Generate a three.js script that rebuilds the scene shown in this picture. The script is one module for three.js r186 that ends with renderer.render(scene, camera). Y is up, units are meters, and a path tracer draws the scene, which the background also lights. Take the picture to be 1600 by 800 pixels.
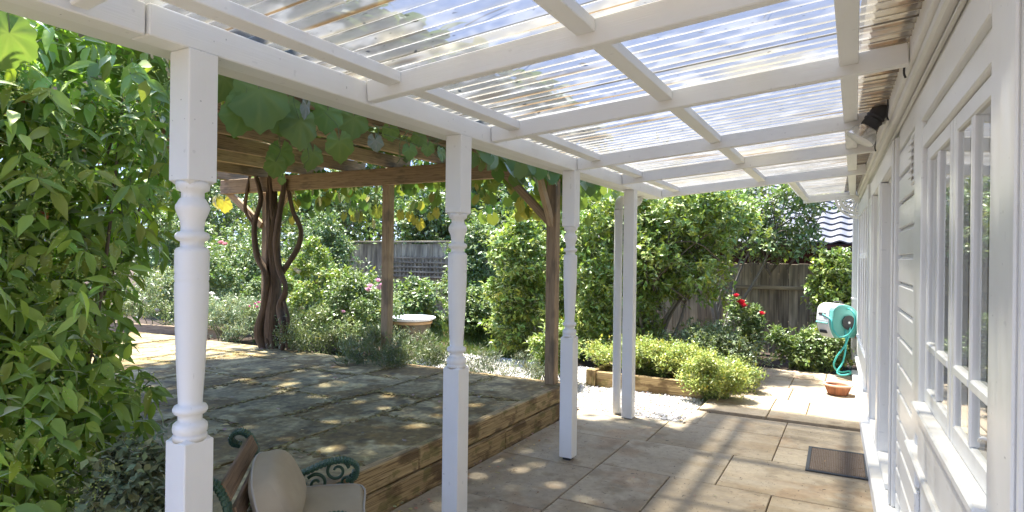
import * as THREE from 'three';
import { mergeGeometries } from 'three/addons/utils/BufferGeometryUtils.js';

// ---------------------------------------------------------------- camera, sky, sun, exposure
const scene = new THREE.Scene();
const FPX = 963, YAW = 29.1 * Math.PI / 180, ROLL = 0.7 * Math.PI / 180, EYE = 1.5;
const camera = new THREE.PerspectiveCamera(2 * Math.atan(400 / FPX) * 180 / Math.PI, 2, 0.05, 400);
camera.position.set(0, EYE, 0);
camera.rotation.order = 'YXZ';
camera.rotation.set(0, YAW, ROLL);
scene.add(camera);

const renderer = new THREE.WebGLRenderer({ antialias: true });
renderer.toneMapping = THREE.LinearToneMapping;
renderer.toneMappingExposure = 5.8;
renderer.shadowMap.enabled = true;

const SUN_TO = new THREE.Vector3(-0.345, 1, -0.17).normalize();
{
  const W = 512, H = 256, d = new Float32Array(W * H * 4);
  for (let j = 0; j < H; j++) for (let i = 0; i < W; i++) {
    const el = ((j + 0.5) / H - 0.5) * Math.PI, az = ((i + 0.5) / W - 0.5) * 2 * Math.PI;
    const y = Math.sin(el), x = Math.cos(el) * Math.cos(az), z = Math.cos(el) * Math.sin(az);
    const h = Math.max(0, y), t = Math.pow(1 - h, 6);
    const c = Math.max(0, x * SUN_TO.x + y * SUN_TO.y + z * SUN_TO.z);
    const glow = 0.55 * Math.pow(c, 6) + 0.5 * Math.pow(c, 60);
    const k = (j * W + i) * 4;
    d[k] = 0.095 + 0.25 * t + glow; d[k + 1] = 0.18 + 0.23 * t + glow * 0.98; d[k + 2] = 0.43 + 0.12 * t + glow * 0.94; d[k + 3] = 1;
    if (y < 0) { d[k] = 0.26; d[k + 1] = 0.26; d[k + 2] = 0.24; }
  }
  const t = new THREE.DataTexture(d, W, H, THREE.RGBAFormat, THREE.FloatType);
  t.mapping = THREE.EquirectangularReflectionMapping; t.magFilter = THREE.LinearFilter; t.minFilter = THREE.LinearFilter; t.needsUpdate = true;
  scene.background = t; scene.environment = t;
}
const sun = new THREE.DirectionalLight(new THREE.Color().setRGB(1, 0.955, 0.88), 3.3);
sun.position.copy(SUN_TO).multiplyScalar(30).add(new THREE.Vector3(-3, 0, -5));
sun.target.position.set(-3, 0, -5);
sun.castShadow = true; sun.shadow.mapSize.set(4096, 4096); sun.shadow.radius = 4.5;
Object.assign(sun.shadow.camera, { left: -18, right: 18, top: 18, bottom: -18, near: 1, far: 70 });
scene.add(sun, sun.target);

// ---------------------------------------------------------------- helpers
let S = 12345;
const R = () => { S |= 0; S = S + 0x6D2B79F5 | 0; let t = Math.imul(S ^ S >>> 15, 1 | S); t = t + Math.imul(t ^ t >>> 7, 61 | t) ^ t; return ((t ^ t >>> 14) >>> 0) / 4294967296; };
const rr = (a, b) => a + (b - a) * R();
const pick = (a) => a[Math.floor(R() * a.length)];
const V = (x, y, z) => new THREE.Vector3(x, y, z);
const clamp = (x, a = 0, b = 1) => Math.min(b, Math.max(a, x));
const sst = (a, b, x) => { const t = clamp((x - a) / (b - a)); return t * t * (3 - 2 * t); };
function ray(u, v) {
  let a = (u - 800) / FPX, b = -(v - 400) / FPX; const c = Math.cos(ROLL), s = Math.sin(ROLL);
  [a, b] = [c * a - s * b, s * a + c * b];
  return V(-Math.sin(YAW) + a * Math.cos(YAW), b, -Math.cos(YAW) - a * Math.sin(YAW));
}
const eye = V(0, EYE, 0);
const onZ = (u, v, z) => { const d = ray(u, v); return d.multiplyScalar(z / d.z).add(eye); };
const onX = (u, v, x) => { const d = ray(u, v); return d.multiplyScalar(x / d.x).add(eye); };
const onY = (u, v, y) => { const d = ray(u, v); return d.multiplyScalar((y - EYE) / d.y).add(eye); };
const atD = (u, v, dist) => ray(u, v).normalize().multiplyScalar(dist).add(eye);

const taken = new Map();
function numbered(n) { const k = taken.get(n) ?? 0; taken.set(n, k + 1); return k ? `${n}_${String(k).padStart(3, '0')}` : n; }
function tag(o, label, category, group, kind) { o.userData.label = label; o.userData.category = category; if (group) o.userData.group = group; if (kind) o.userData.kind = kind; return o; }
function thing(name, label, category, pos = V(0, 0, 0), group) {
  const g = new THREE.Group(); g.name = numbered(name); g.position.copy(pos); scene.add(g);
  return tag(g, label, category, group);
}
function structure(name, label, category, geo, mat) { const m = geo ? new THREE.Mesh(geo, mat) : new THREE.Group(); m.name = numbered(name); scene.add(m); return tag(m, label, category, null, 'structure'); }
const ownAxes = new Set(); // things whose parts are given in their own axes
// a part: geometry given in world coordinates (shifted to its parent's origin when the parent is not turned)
function part(parent, name, geo, mat, kind) {
  if (Array.isArray(geo)) geo = merge(geo);
  let root = parent; while (root.parent && root.parent !== scene) root = root.parent;
  if (!ownAxes.has(root) && root.position.lengthSq() > 0) shift(geo, root.position);
  const m = new THREE.Mesh(geo, mat); m.name = name; if (kind) m.userData.kind = kind;
  parent.add(m); return m;
}
function merge(list) {
  list = list.map((g) => { g = g.index ? g.toNonIndexed() : g; for (const k of Object.keys(g.attributes)) if (!['position', 'normal', 'uv', 'color'].includes(k)) g.deleteAttribute(k); return g; });
  return list.length === 1 ? list[0] : mergeGeometries(list);
}
const shift = (g, p) => g.translate(-p.x, -p.y, -p.z);

// uv in metres: u runs along the grain axis
function uvm(g, grain = -1, ox = R() * 7, oy = R() * 7) {
  if (g.index) g = g.toNonIndexed();
  const p = g.attributes.position, n = p.count, uv = new Float32Array(n * 2);
  if (grain < 0) { g.computeBoundingBox(); const s = g.boundingBox.getSize(V()); grain = s.x >= s.y && s.x >= s.z ? 0 : s.y >= s.z ? 1 : 2; }
  const a = V(), b = V(), c = V();
  for (let i = 0; i < n; i += 3) {
    a.fromBufferAttribute(p, i); b.fromBufferAttribute(p, i + 1).sub(a); c.fromBufferAttribute(p, i + 2).sub(a); b.cross(c);
    const m = [Math.abs(b.x), Math.abs(b.y), Math.abs(b.z)], dom = m[0] > m[1] && m[0] > m[2] ? 0 : m[1] > m[2] ? 1 : 2;
    const other = [0, 1, 2].filter((k) => k !== dom); let ua = other[0], va = other[1];
    if (va === grain) [ua, va] = [va, ua];
    for (let k = 0; k < 3; k++) { const q = [p.getX(i + k), p.getY(i + k), p.getZ(i + k)]; uv[(i + k) * 2] = q[ua] + ox; uv[(i + k) * 2 + 1] = q[va] + oy; }
  }
  g.setAttribute('uv', new THREE.BufferAttribute(uv, 2)); return g;
}
// box with chamfered edges, 44 triangles, uv in metres along the grain
function cb(x0, x1, y0, y1, z0, z1, c = 0.003, grain = -1) {
  if (x0 > x1) [x0, x1] = [x1, x0]; if (y0 > y1) [y0, y1] = [y1, y0]; if (z0 > z1) [z0, z1] = [z1, z0];
  const h = [(x1 - x0) / 2, (y1 - y0) / 2, (z1 - z0) / 2], o = [(x0 + x1) / 2, (y0 + y1) / 2, (z0 + z1) / 2];
  c = Math.min(c, ...h.map((q) => q * 0.9));
  const pt = (ax, s) => s.map((q, k) => q * (k === ax ? h[k] : h[k] - c)); // on the face across ax
  const T = [];
  const tri = (a, b, d) => { const n = V(...b).sub(V(...a)).cross(V(...d).sub(V(...a))); const m = V(a[0] + b[0] + d[0], a[1] + b[1] + d[1], a[2] + b[2] + d[2]); T.push(...(n.dot(m) > 0 ? [a, b, d] : [a, d, b])); };
  const quad = (a, b, d, e) => { tri(a, b, d); tri(a, d, e); };
  for (let ax = 0; ax < 3; ax++) for (const s of [-1, 1]) {
    const [i, j] = [0, 1, 2].filter((k) => k !== ax), v = (p, q) => { const r = [0, 0, 0]; r[ax] = s; r[i] = p; r[j] = q; return pt(ax, r); };
    quad(v(-1, -1), v(1, -1), v(1, 1), v(-1, 1));
  }
  for (let ax = 0; ax < 3; ax++) { const [i, j] = [0, 1, 2].filter((k) => k !== ax);
    for (const a of [-1, 1]) for (const b of [-1, 1]) { const v = (f, e) => { const r = [0, 0, 0]; r[ax] = e; r[i] = a; r[j] = b; return pt(f, r); }; quad(v(i, -1), v(i, 1), v(j, 1), v(j, -1)); } }
  for (const a of [-1, 1]) for (const b of [-1, 1]) for (const d of [-1, 1]) tri(pt(0, [a, b, d]), pt(1, [a, b, d]), pt(2, [a, b, d]));
  const g = new THREE.BufferGeometry(); g.setAttribute('position', new THREE.Float32BufferAttribute(T.flat(), 3));
  g.computeVertexNormals(); uvm(g, grain); return g.translate(...o);
}
// a squared bar between two points
function bar(a, b, w, h, c = 0.003, up = V(0, 1, 0)) {
  const d = b.clone().sub(a), L = d.length(); d.normalize();
  const g = cb(-L / 2, L / 2, -h / 2, h / 2, -w / 2, w / 2, c, 0);
  const zz = d.clone().cross(up).normalize(), yy = zz.clone().cross(d).normalize();
  g.applyMatrix4(new THREE.Matrix4().makeBasis(d, yy, zz)); return g.translate((a.x + b.x) / 2, (a.y + b.y) / 2, (a.z + b.z) / 2);
}
// tapered round tube through points, radii per point
function tube(pts, rad, sides = 7, wob = 0) {
  const curve = new THREE.CatmullRomCurve3(pts), n = Math.max(2, (pts.length - 1) * 4), P = [], N = [], U = [], I = [];
  let ref = V(0.13, 0.2, 0.97); let len = 0, prev = null;
  for (let i = 0; i <= n; i++) {
    const t = i / n, p = curve.getPoint(t), d = curve.getTangent(t), f = t * (rad.length - 1), k = Math.min(rad.length - 2, Math.floor(f)), r = rad.length === 1 ? rad[0] : rad[k] + (rad[k + 1] - rad[k]) * (f - k);
    if (prev) len += p.distanceTo(prev); prev = p;
    const x = d.clone().cross(ref).normalize(); ref = x.clone().cross(d).normalize();
    for (let s = 0; s <= sides; s++) { const a = s / sides * 2 * Math.PI, q = r * (1 + wob * Math.sin(a * 3 + t * 9)), w = x.clone().multiplyScalar(Math.cos(a)).addScaledVector(ref, Math.sin(a)); P.push(p.x + w.x * q, p.y + w.y * q, p.z + w.z * q); N.push(w.x, w.y, w.z); U.push(len, s / sides * 2 * Math.PI * r); }
  }
  for (let i = 0; i < n; i++) for (let s = 0; s < sides; s++) { const a = i * (sides + 1) + s, b = a + sides + 1; I.push(a, b, a + 1, b, b + 1, a + 1); }
  const g = new THREE.BufferGeometry(); g.setAttribute('position', new THREE.Float32BufferAttribute(P, 3)); g.setAttribute('normal', new THREE.Float32BufferAttribute(N, 3)); g.setAttribute('uv', new THREE.Float32BufferAttribute(U, 2)); g.setIndex(I); return g;
}
const lathe = (pts, seg = 28) => new THREE.LatheGeometry(pts.map(([r, y]) => new THREE.Vector2(r, y)), seg);

// ---------------------------------------------------------------- textures (tiling noise)
function hash(x, y, s) { let h = Math.imul(x, 374761393) + Math.imul(y, 668265263) + Math.imul(s, 1274126177); h = Math.imul(h ^ h >>> 13, 1274126177); return ((h ^ h >>> 16) >>> 0) / 4294967296; }
function vn(x, y, px, py, s) { const i = Math.floor(x), j = Math.floor(y), f = x - i, g = y - j, a = f * f * (3 - 2 * f), b = g * g * (3 - 2 * g), w = (q, p) => ((q % p) + p) % p; const i0 = w(i, px), i1 = w(i + 1, px), j0 = w(j, py), j1 = w(j + 1, py);
  return (hash(i0, j0, s) * (1 - a) + hash(i1, j0, s) * a) * (1 - b) + (hash(i0, j1, s) * (1 - a) + hash(i1, j1, s) * a) * b; }
function fbm(u, v, px, py, s, oct = 4) { let t = 0, a = 0.5, n = 0; for (let k = 0; k < oct; k++) { t += a * vn(u * px, v * py, px, py, s + k * 17); n += a; a *= 0.55; px *= 2; py *= 2; } return t / n; }
function tex(w, h, fn, mu, mv, srgb = true) {
  const d = new Uint8Array(w * h * 4);
  for (let j = 0; j < h; j++) for (let i = 0; i < w; i++) { const c = fn(i / w, j / h), k = (j * w + i) * 4; for (let q = 0; q < 3; q++) d[k + q] = 255 * clamp(typeof c === 'number' ? c : c[q]); d[k + 3] = 255; }
  const t = new THREE.DataTexture(d, w, h); t.wrapS = t.wrapT = THREE.RepeatWrapping; t.magFilter = THREE.LinearFilter; t.minFilter = THREE.LinearFilter; if (srgb) t.colorSpace = THREE.SRGBColorSpace; t.repeat.set(1 / mu, 1 / mv); t.needsUpdate = true; return t;
}
const mixc = (a, b, t) => a.map((x, k) => x + (b[k] - x) * t);
const C = (r, g, b) => new THREE.Color().setRGB(r, g, b);
const std = (o) => new THREE.MeshStandardMaterial(o), phy = (o) => new THREE.MeshPhysicalMaterial(o);

const woodBump = tex(512, 256, (u, v) => 0.5 * fbm(u, v, 3, 64, 5, 3) + 0.5 * fbm(u, v, 10, 90, 9, 2), 1.2, 0.3, false);
const grainTint = tex(512, 256, (u, v) => { const g = fbm(u, v, 2, 40, 3, 4), k = fbm(u, v, 4, 5, 21, 3); const c = 0.66 + 0.3 * (g - 0.5) + 0.5 * (k - 0.5); return [c, c * 0.985, c * 0.96]; }, 1.6, 0.35);
const paintMap = tex(512, 512, (u, v) => { const a = fbm(u, v, 4, 4, 31, 5), b = fbm(u, v, 40, 40, 37, 2), sp = b > 0.9 ? 0.05 : 0, chip = vn(u * 150, v * 150, 150, 150, 47) > 0.985 && vn(u * 9, v * 9, 9, 9, 49) > 0.55 ? 0.35 : 0; const c = 0.975 - 0.02 * sst(0.5, 0.8, a) - sp - chip; return [c, c * (1 - 0.003 * a), c * (0.992 - 0.012 * a)]; }, 1.3, 1.3);
const paintBump = tex(512, 512, (u, v) => 0.6 * fbm(u, v, 6, 120, 41, 3) + 0.4 * fbm(u, v, 60, 60, 43, 3), 0.8, 0.8, false);
const M = {};
M.paint = std({ color: C(0.86, 0.855, 0.84), map: paintMap, roughness: 0.5, bumpMap: paintBump, bumpScale: 0.0007 });
M.gloss = std({ color: C(0.87, 0.868, 0.86), map: paintMap, roughness: 0.34, bumpMap: paintBump, bumpScale: 0.0004 });
M.rafter = std({ color: C(0.86, 0.855, 0.84), map: paintMap, roughness: 0.55, bumpMap: woodBump, bumpScale: 0.0009 });
M.gutter = std({ color: C(0.78, 0.77, 0.74), map: paintMap, roughness: 0.5 });
M.pvc = std({ color: C(0.78, 0.77, 0.74), roughness: 0.38, map: paintMap });
M.dark = std({ color: C(0.035, 0.035, 0.038), roughness: 0.6 });
M.zinc = std({ color: C(0.45, 0.45, 0.46), roughness: 0.45, metalness: 0.7 });
M.glass = phy({ color: C(0.95, 0.97, 0.96), transmission: 1, roughness: 0.02, ior: 1.5, thickness: 0 });
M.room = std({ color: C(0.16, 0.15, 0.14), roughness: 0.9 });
M.curtain = phy({ color: C(0.72, 0.71, 0.68), roughness: 0.95, transmission: 0.3, thickness: 0, side: THREE.DoubleSide });
const timberTex = tex(1024, 256, (u, v) => {
  const w = fbm(u, v, 4, 4, 51, 3), g = fbm(u, v + 0.03 * w, 3, 48, 53, 4), f = fbm(u, v, 12, 150, 57, 2), st = fbm(u, v, 5, 3, 59, 4);
  let c = mixc([0.60, 0.53, 0.44], [0.78, 0.70, 0.58], g); c = mixc(c, [0.42, 0.35, 0.28], sst(0.56, 0.75, f) * 0.55); return mixc(c, [0.40, 0.37, 0.32], sst(0.5, 0.75, st) * 0.6);
}, 1.5, 0.4);
const mossTimber = tex(1024, 256, (u, v) => {
  const g = fbm(u, v, 3, 40, 63, 4), f = fbm(u, v, 10, 120, 67, 2), st = fbm(u, v, 7, 4, 69, 5), m = fbm(u, v, 14, 6, 71, 4);
  let c = mixc([0.60, 0.52, 0.38], [0.78, 0.70, 0.53], g); c = mixc(c, [0.30, 0.22, 0.13], sst(0.55, 0.78, f) * 0.6); c = mixc(c, [0.33, 0.26, 0.17], sst(0.52, 0.70, st) * 0.65); return mixc(c, [0.40, 0.40, 0.22], sst(0.55, 0.72, m) * 0.5);
}, 1.4, 0.4);
M.pergola = [[0.88, 0.80, 0.68], [0.76, 0.68, 0.58], [1, 0.92, 0.78]].map(([a, b, c]) => std({ color: C(a, b, c), map: timberTex, roughness: 0.85, bumpMap: woodBump, bumpScale: 0.003 }));
M.sleeper = [[0.95, 0.90, 0.80], [0.84, 0.78, 0.68]].map(([a, b, c]) => std({ color: C(a, b, c), map: mossTimber, roughness: 0.9, bumpMap: woodBump, bumpScale: 0.005 }));
M.fence = [[0.92, 0.76, 0.52], [1, 0.85, 0.60], [0.80, 0.66, 0.47]].map(([a, b, c]) => std({ color: C(a, b, c), map: grainTint, roughness: 0.9, bumpMap: woodBump, bumpScale: 0.003 }));
const sandTex = tex(1024, 1024, (u, v) => {
  const a = fbm(u, v, 5, 5, 81, 5), b = fbm(u, v, 60, 60, 83, 3), st = fbm(u, v, 9, 9, 87, 5), bd = fbm(u, v, 3, 14, 89, 4), pk = fbm(u, v, 140, 140, 93, 1), rs = fbm(u, v, 7, 7, 95, 4);
  let c = mixc([0.66, 0.625, 0.56], [0.76, 0.73, 0.67], a); c = mixc(c, [0.64, 0.585, 0.49], sst(0.5, 0.75, bd) * 0.5); c = mixc(c, [0.50, 0.46, 0.39], sst(0.60, 0.78, st) * 0.45); c = mixc(c, [0.66, 0.54, 0.42], sst(0.62, 0.76, rs) * 0.3);
  c = c.map((x) => x * (0.93 + 0.14 * b)); if (pk > 0.93) c = c.map((x) => x * 0.62); return c;
}, 1.9, 1.9);
const sandBump = tex(512, 512, (u, v) => 0.6 * fbm(u, v, 12, 12, 101, 4) + 0.4 * fbm(u, v, 90, 90, 103, 2), 1.1, 1.1, false);
M.slab = [[0.86, 0.785, 0.675], [0.82, 0.745, 0.635], [0.90, 0.83, 0.72], [0.84, 0.76, 0.645]].map(([a, b, c]) => std({ color: C(a, b, c), map: sandTex, roughness: 0.8, bumpMap: sandBump, bumpScale: 0.003 }));
const mossTex = tex(1024, 1024, (u, v) => {
  const a = fbm(u, v, 6, 6, 111, 5), b = fbm(u, v, 50, 50, 113, 3), li = fbm(u, v, 9, 9, 117, 5), mo = fbm(u, v, 5, 5, 119, 5), dk = fbm(u, v, 8, 8, 121, 5), bl = fbm(u, v, 26, 26, 127, 4);
  let c = mixc([0.47, 0.44, 0.35], [0.62, 0.585, 0.47], a); c = mixc(c, [0.72, 0.69, 0.57], sst(0.50, 0.64, li) * 0.75); c = mixc(c, [0.40, 0.33, 0.18], sst(0.50, 0.64, mo) * 0.7); c = mixc(c, [0.25, 0.225, 0.18], sst(0.57, 0.72, dk) * 0.5); c = mixc(c, [0.66, 0.64, 0.52], sst(0.60, 0.68, bl) * 0.45);
  return c.map((x) => x * (0.78 + 0.44 * b));
}, 1.7, 1.7);
M.moss = [[0.95, 0.87, 0.67], [0.82, 0.75, 0.56], [1, 0.93, 0.74], [0.88, 0.78, 0.57]].map(([a, b, c]) => std({ color: C(a, b, c), map: mossTex, roughness: 0.9, bumpMap: sandBump, bumpScale: 0.006 }));
const soilTex = tex(512, 512, (u, v) => { const a = fbm(u, v, 8, 8, 131, 5), b = fbm(u, v, 70, 70, 133, 2); return mixc([0.20, 0.155, 0.11], [0.36, 0.29, 0.21], a).map((x) => x * (0.65 + 0.7 * b)); }, 0.9, 0.9);
M.soil = std({ color: C(1, 1, 1), map: soilTex, roughness: 1, bumpMap: sandBump, bumpScale: 0.02 });
M.joint = std({ color: C(1, 0.95, 0.82), map: soilTex, roughness: 1 });
M.bark = std({ color: C(0.36, 0.30, 0.26), map: timberTex, roughness: 1, bumpMap: woodBump, bumpScale: 0.02 });
M.twig = std({ color: C(0.15, 0.115, 0.08), roughness: 0.9 });
M.stem = std({ color: C(0.11, 0.15, 0.04), roughness: 0.8 });
M.greybark = std({ color: C(0.22, 0.20, 0.17), roughness: 0.95 });
// polycarbonate sheets: old, weathered, dirt lying in the troughs
const rib = (v) => { const p = ((v * 20) % 1 + 1) % 1; return Math.exp(-(((p - 0.5) / 0.13) ** 2)); }; // dirt line in each valley, 20 valleys to a repeat
const sheetTex = (seed) => tex(512, 1024, (u, v) => {
  const a = fbm(u, v, 4, 20, seed, 4), b = fbm(u, v, 3, 9, seed + 3, 4), c0 = fbm(u, v, 90, 180, seed + 5, 2), r = fbm(u, v, 3, 40, seed + 9, 3), q = rib(v), f = fbm(u, v, 30, 60, seed + 21, 3);
  let c = mixc([0.97, 0.975, 0.98], [0.93, 0.91, 0.85], f * 0.6); c = mixc(c, [0.86, 0.81, 0.69], q * (0.25 + 0.55 * sst(0.4, 0.6, a))); c = mixc(c, [0.84, 0.77, 0.60], sst(0.60, 0.74, b) * 0.5); c = mixc(c, [0.66, 0.50, 0.30], sst(0.64, 0.76, r) * (0.25 + 0.6 * q)); if (c0 > 0.88) c = c.map((x) => x * 0.72); return c;
}, 2.1, 1.52);
const sheetRough = (seed) => tex(512, 1024, (u, v) => { const a = fbm(u, v, 4, 20, seed, 4), b = fbm(u, v, 3, 9, seed + 3, 4), f = fbm(u, v, 50, 100, seed + 15, 3); const mo = fbm(u, v, 16, 26, seed + 31, 3), r = 0.38 + 0.10 * f + 0.18 * sst(0.5, 0.75, mo) + 0.17 * rib(v) * (0.35 + 0.65 * sst(0.4, 0.6, a)) + 0.28 * sst(0.58, 0.76, b); return [r, r, r]; }, 2.1, 1.52, false);
M.sheet = [201, 301].map((s) => phy({ color: C(0.295, 0.298, 0.302), map: sheetTex(s), transmission: 0.95, roughness: 1, roughnessMap: sheetRough(s), ior: 1.45, thickness: 0, side: THREE.DoubleSide }));
const rustTex = tex(512, 512, (u, v) => { const a = fbm(u, v, 6, 12, 141, 5), b = fbm(u, v, 40, 40, 143, 3); return mixc([0.82, 0.76, 0.64], [0.60, 0.47, 0.33], sst(0.42, 0.68, a)).map((x) => x * (0.85 + 0.3 * b)); }, 0.9, 0.9);
M.oldiron = std({ color: C(1, 1, 1), map: rustTex, roughness: 0.7, side: THREE.DoubleSide });
M.apron = phy({ color: C(0.8, 0.8, 0.8), map: rustTex, transmission: 0.55, roughness: 0.95, thickness: 0, side: THREE.DoubleSide });
// leaves: colours come from the vertices
const leafMat = (o = {}) => phy({ color: C(1, 1, 1), vertexColors: true, roughness: 0.92, transmission: 0.38, thickness: 0, clearcoat: 0.8, clearcoatRoughness: 0.3, side: THREE.DoubleSide, ...o });
M.leaf = leafMat(); M.leafDull = leafMat({ clearcoat: 0.3, transmission: 0.34 }); M.leafVine = leafMat({ clearcoat: 0.2, clearcoatRoughness: 0.45, transmission: 0.55 }); M.leafGlossy = leafMat({ clearcoat: 1, clearcoatRoughness: 0.27, transmission: 0.48 });

// ---------------------------------------------------------------- ground, patios, path
{
  const g = new THREE.PlaneGeometry(120, 120, 240, 240).rotateX(-Math.PI / 2), p = g.attributes.position;
  for (let i = 0; i < p.count; i++) {
    const x = p.getX(i), z = p.getZ(i); let y = -0.07 + 0.27 * sst(-5.3, -6.2, x) * sst(-5.0, -6.2, z) + 0.02 * Math.sin(x * 1.7) * Math.sin(z * 2.1) * sst(-9, -10, z);
    p.setY(i, y);
  }
  g.computeVertexNormals(); uvm(g, 0, 0, 0);
  structure('ground', 'brown garden soil under the plants and paving', 'ground', g, M.soil);
}
function slab(parent, x0, x1, z0, z1, top, mats, th = 0.05, gap = 0.0035, rough = 0.002, name = 'paving_slab') {
  const w = x1 - x0, d = Math.abs(z1 - z0), g = cb(-w / 2 + gap, w / 2 - gap, -th, rr(-rough, rough), -d / 2 + gap, d / 2 - gap, 0.004);
  const m = part(parent, name, g, pick(mats)); m.position.set((x0 + x1) / 2, top, (z0 + z1) / 2); m.rotation.set(rr(-1, 1) * rough * 0.7, rr(-1, 1) * rough, rr(-1, 1) * rough * 0.7); return m;
}
const mossRects = [];
{
  const lower = structure('lower_patio', 'tan sandstone paving under the white verandah', 'patio', uvm(cb(-2.37, 0.6, -0.06, -0.012, -5.68, 2.4, 0.002), 0), M.joint);
  lower.geometry = merge([lower.geometry, cb(-1.36, 0.6, -0.06, -0.012, -6.21, -5.68, 0.002)]);
  const L = [
    [-1.34, -0.525, -5.66, -6.19], [-0.525, 0.5, -5.36, -6.19], [-0.525, 0.5, -4.95, -5.36], [-1.48, -0.525, -4.95, -5.66], [-2.36, -1.48, -4.88, -5.66], [-1.6, -1.48, -4.86, -4.88],
    [-1.6, -0.795, -4.235, -4.95], [-0.795, 0.5, -4.235, -4.95], [-2.36, -1.6, -4.1, -4.88], [-2.36, -1.6, -3.28, -4.1], [-1.6, -1.095, -3.5, -4.235], [-1.095, -0.448, -3.38, -4.235], [-0.448, 0.5, -3.3, -4.235],
  ].filter((_, k) => k !== 5);
  for (const [a, b, c, d] of L) slab(lower, a, b, c, d, 0, M.slab);
  for (const [a, b, z0] of [[-2.36, -1.6, -3.28], [-1.6, -1.095, -3.5], [-1.095, -0.448, -3.38], [-0.448, 0.5, -3.3]]) { let z = z0; while (z < 2.2) { const n = rr(0.6, 0.95); slab(lower, a, b, z, Math.min(z + n, 2.3), 0, M.slab); z += n; } }

  const path = structure('garden_path', 'sunlit stone path raised one low step beyond the verandah', 'path', cb(-1.34, 0.5, -0.06, 0.006, -9.0, -6.215, 0.01), M.sleeper[1]);
  path.material = std({ color: C(0.9, 0.85, 0.75), map: mossTex, roughness: 0.95, bumpMap: sandBump, bumpScale: 0.02 });
  for (const [a, b, c, d] of [[-1.33, -0.71, -6.205, -6.5], [-0.71, 0.45, -6.205, -6.5], [-1.33, -0.71, -6.5, -7.07], [-0.71, -0.39, -6.5, -7.07], [-0.39, 0.45, -6.5, -7.07], [-1.33, -0.6, -7.07, -7.72], [-0.6, 0.45, -7.07, -7.72], [-1.33, -0.65, -7.72, -8.4], [-0.65, 0.45, -7.72, -8.4], [-1.33, -0.3, -8.4, -8.98], [-0.3, 0.45, -8.4, -8.98]])
    slab(path, a, b, c, d, 0.026, M.slab, 0.04, 0.004, 0.003);
  slab(path, -1.36, -1.24, -5.70, -6.2, 0.002, M.slab, 0.05);

  const up = structure('raised_patio', 'mossy raised stone patio shaded by the vine pergola', 'patio', cb(-9.6, -2.46, -0.06, 0.271, -5.42, -1.75, 0.01), M.moss[1]);
  let x = -2.405, col = 0; const widths = [0.75, 0.58, 0.62];
  while (x > -9.3) {
    const w = col < 3 ? widths[col] : rr(0.55, 0.85); let z = -5.42; const first = [0.86, 0.5, 0.7][col] ?? rr(0.4, 0.9); let k = 0;
    while (z < -1.8) { let d = k++ ? rr(0.7, 1.05) : first; if (z + d > -2.05) d = -1.76 - z; slab(up, x - w, x, z + d, z, 0.283, M.moss, 0.05, 0.007, 0.006); mossRects.push([x - w, x, z, z + d]); z += d; }
    x -= w; col++;
  }
}
// timber retaining wall along the raised patio: each sleeper a part
{
  const o = thing('sleeper_retaining_wall', 'low wall of weathered timber sleepers edging the mossy raised patio', 'retaining wall', V(-2.4, 0, -3.5));
  const runs = [[-5.24, -3.12], [-3.115, -1.7]];
  for (const [a, b] of runs) { part(o, 'sleeper', cb(-2.455, -2.385, 0.145, 0.287, a, b, 0.008, 2), M.sleeper[0]); }
  for (const [a, b] of [[-5.24, -4.2], [-4.195, -2.2], [-2.195, -1.7]]) part(o, 'sleeper', cb(-2.445, -2.372, -0.03, 0.138, a, b, 0.008, 2), M.sleeper[1]);
  part(o, 'sleeper', cb(-4.4, -2.47, 0.1, 0.275, -5.50, -5.43, 0.008, 0), M.sleeper[1]);
}
// raised herb bed edged with sleepers
{
  const o = thing('sleeper_bed_edging', 'short tan sleepers edging the herb bed beside white gravel', 'garden edging', V(-2.1, 0, -6.8));
  part(o, 'sleeper', cb(-2.62, -1.42, -0.03, 0.165, -6.83, -6.76, 0.006, 0), M.sleeper[0]);
  part(o, 'sleeper', cb(-2.74, -2.63, -0.03, 0.185, -6.84, -6.74, 0.006, 1), M.sleeper[0]);
  part(o, 'sleeper', cb(-2.72, -2.65, -0.03, 0.165, -8.0, -6.85, 0.006, 2), M.sleeper[1]);
  part(o, 'sleeper', cb(-1.42, -1.35, -0.03, 0.165, -8.3, -6.78, 0.006, 2), M.sleeper[1]);
  const s = structure('bed_soil', 'dark soil filling the herb bed behind the sleepers', 'soil', cb(-2.64, -1.43, -0.05, 0.12, -8.3, -6.84, 0.01), M.soil);
  const e = thing('bed_edging_board', 'brown board edging the flower bed beside the sunlit patio corner', 'garden edging', V(-9.5, 0.2, -5.75));
  part(e, 'board', bar(V(-11.5, 0.29, -5.35), V(-8.2, 0.29, -5.92), 0.06, 0.14, 0.006), M.pergola[1]);
}

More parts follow.
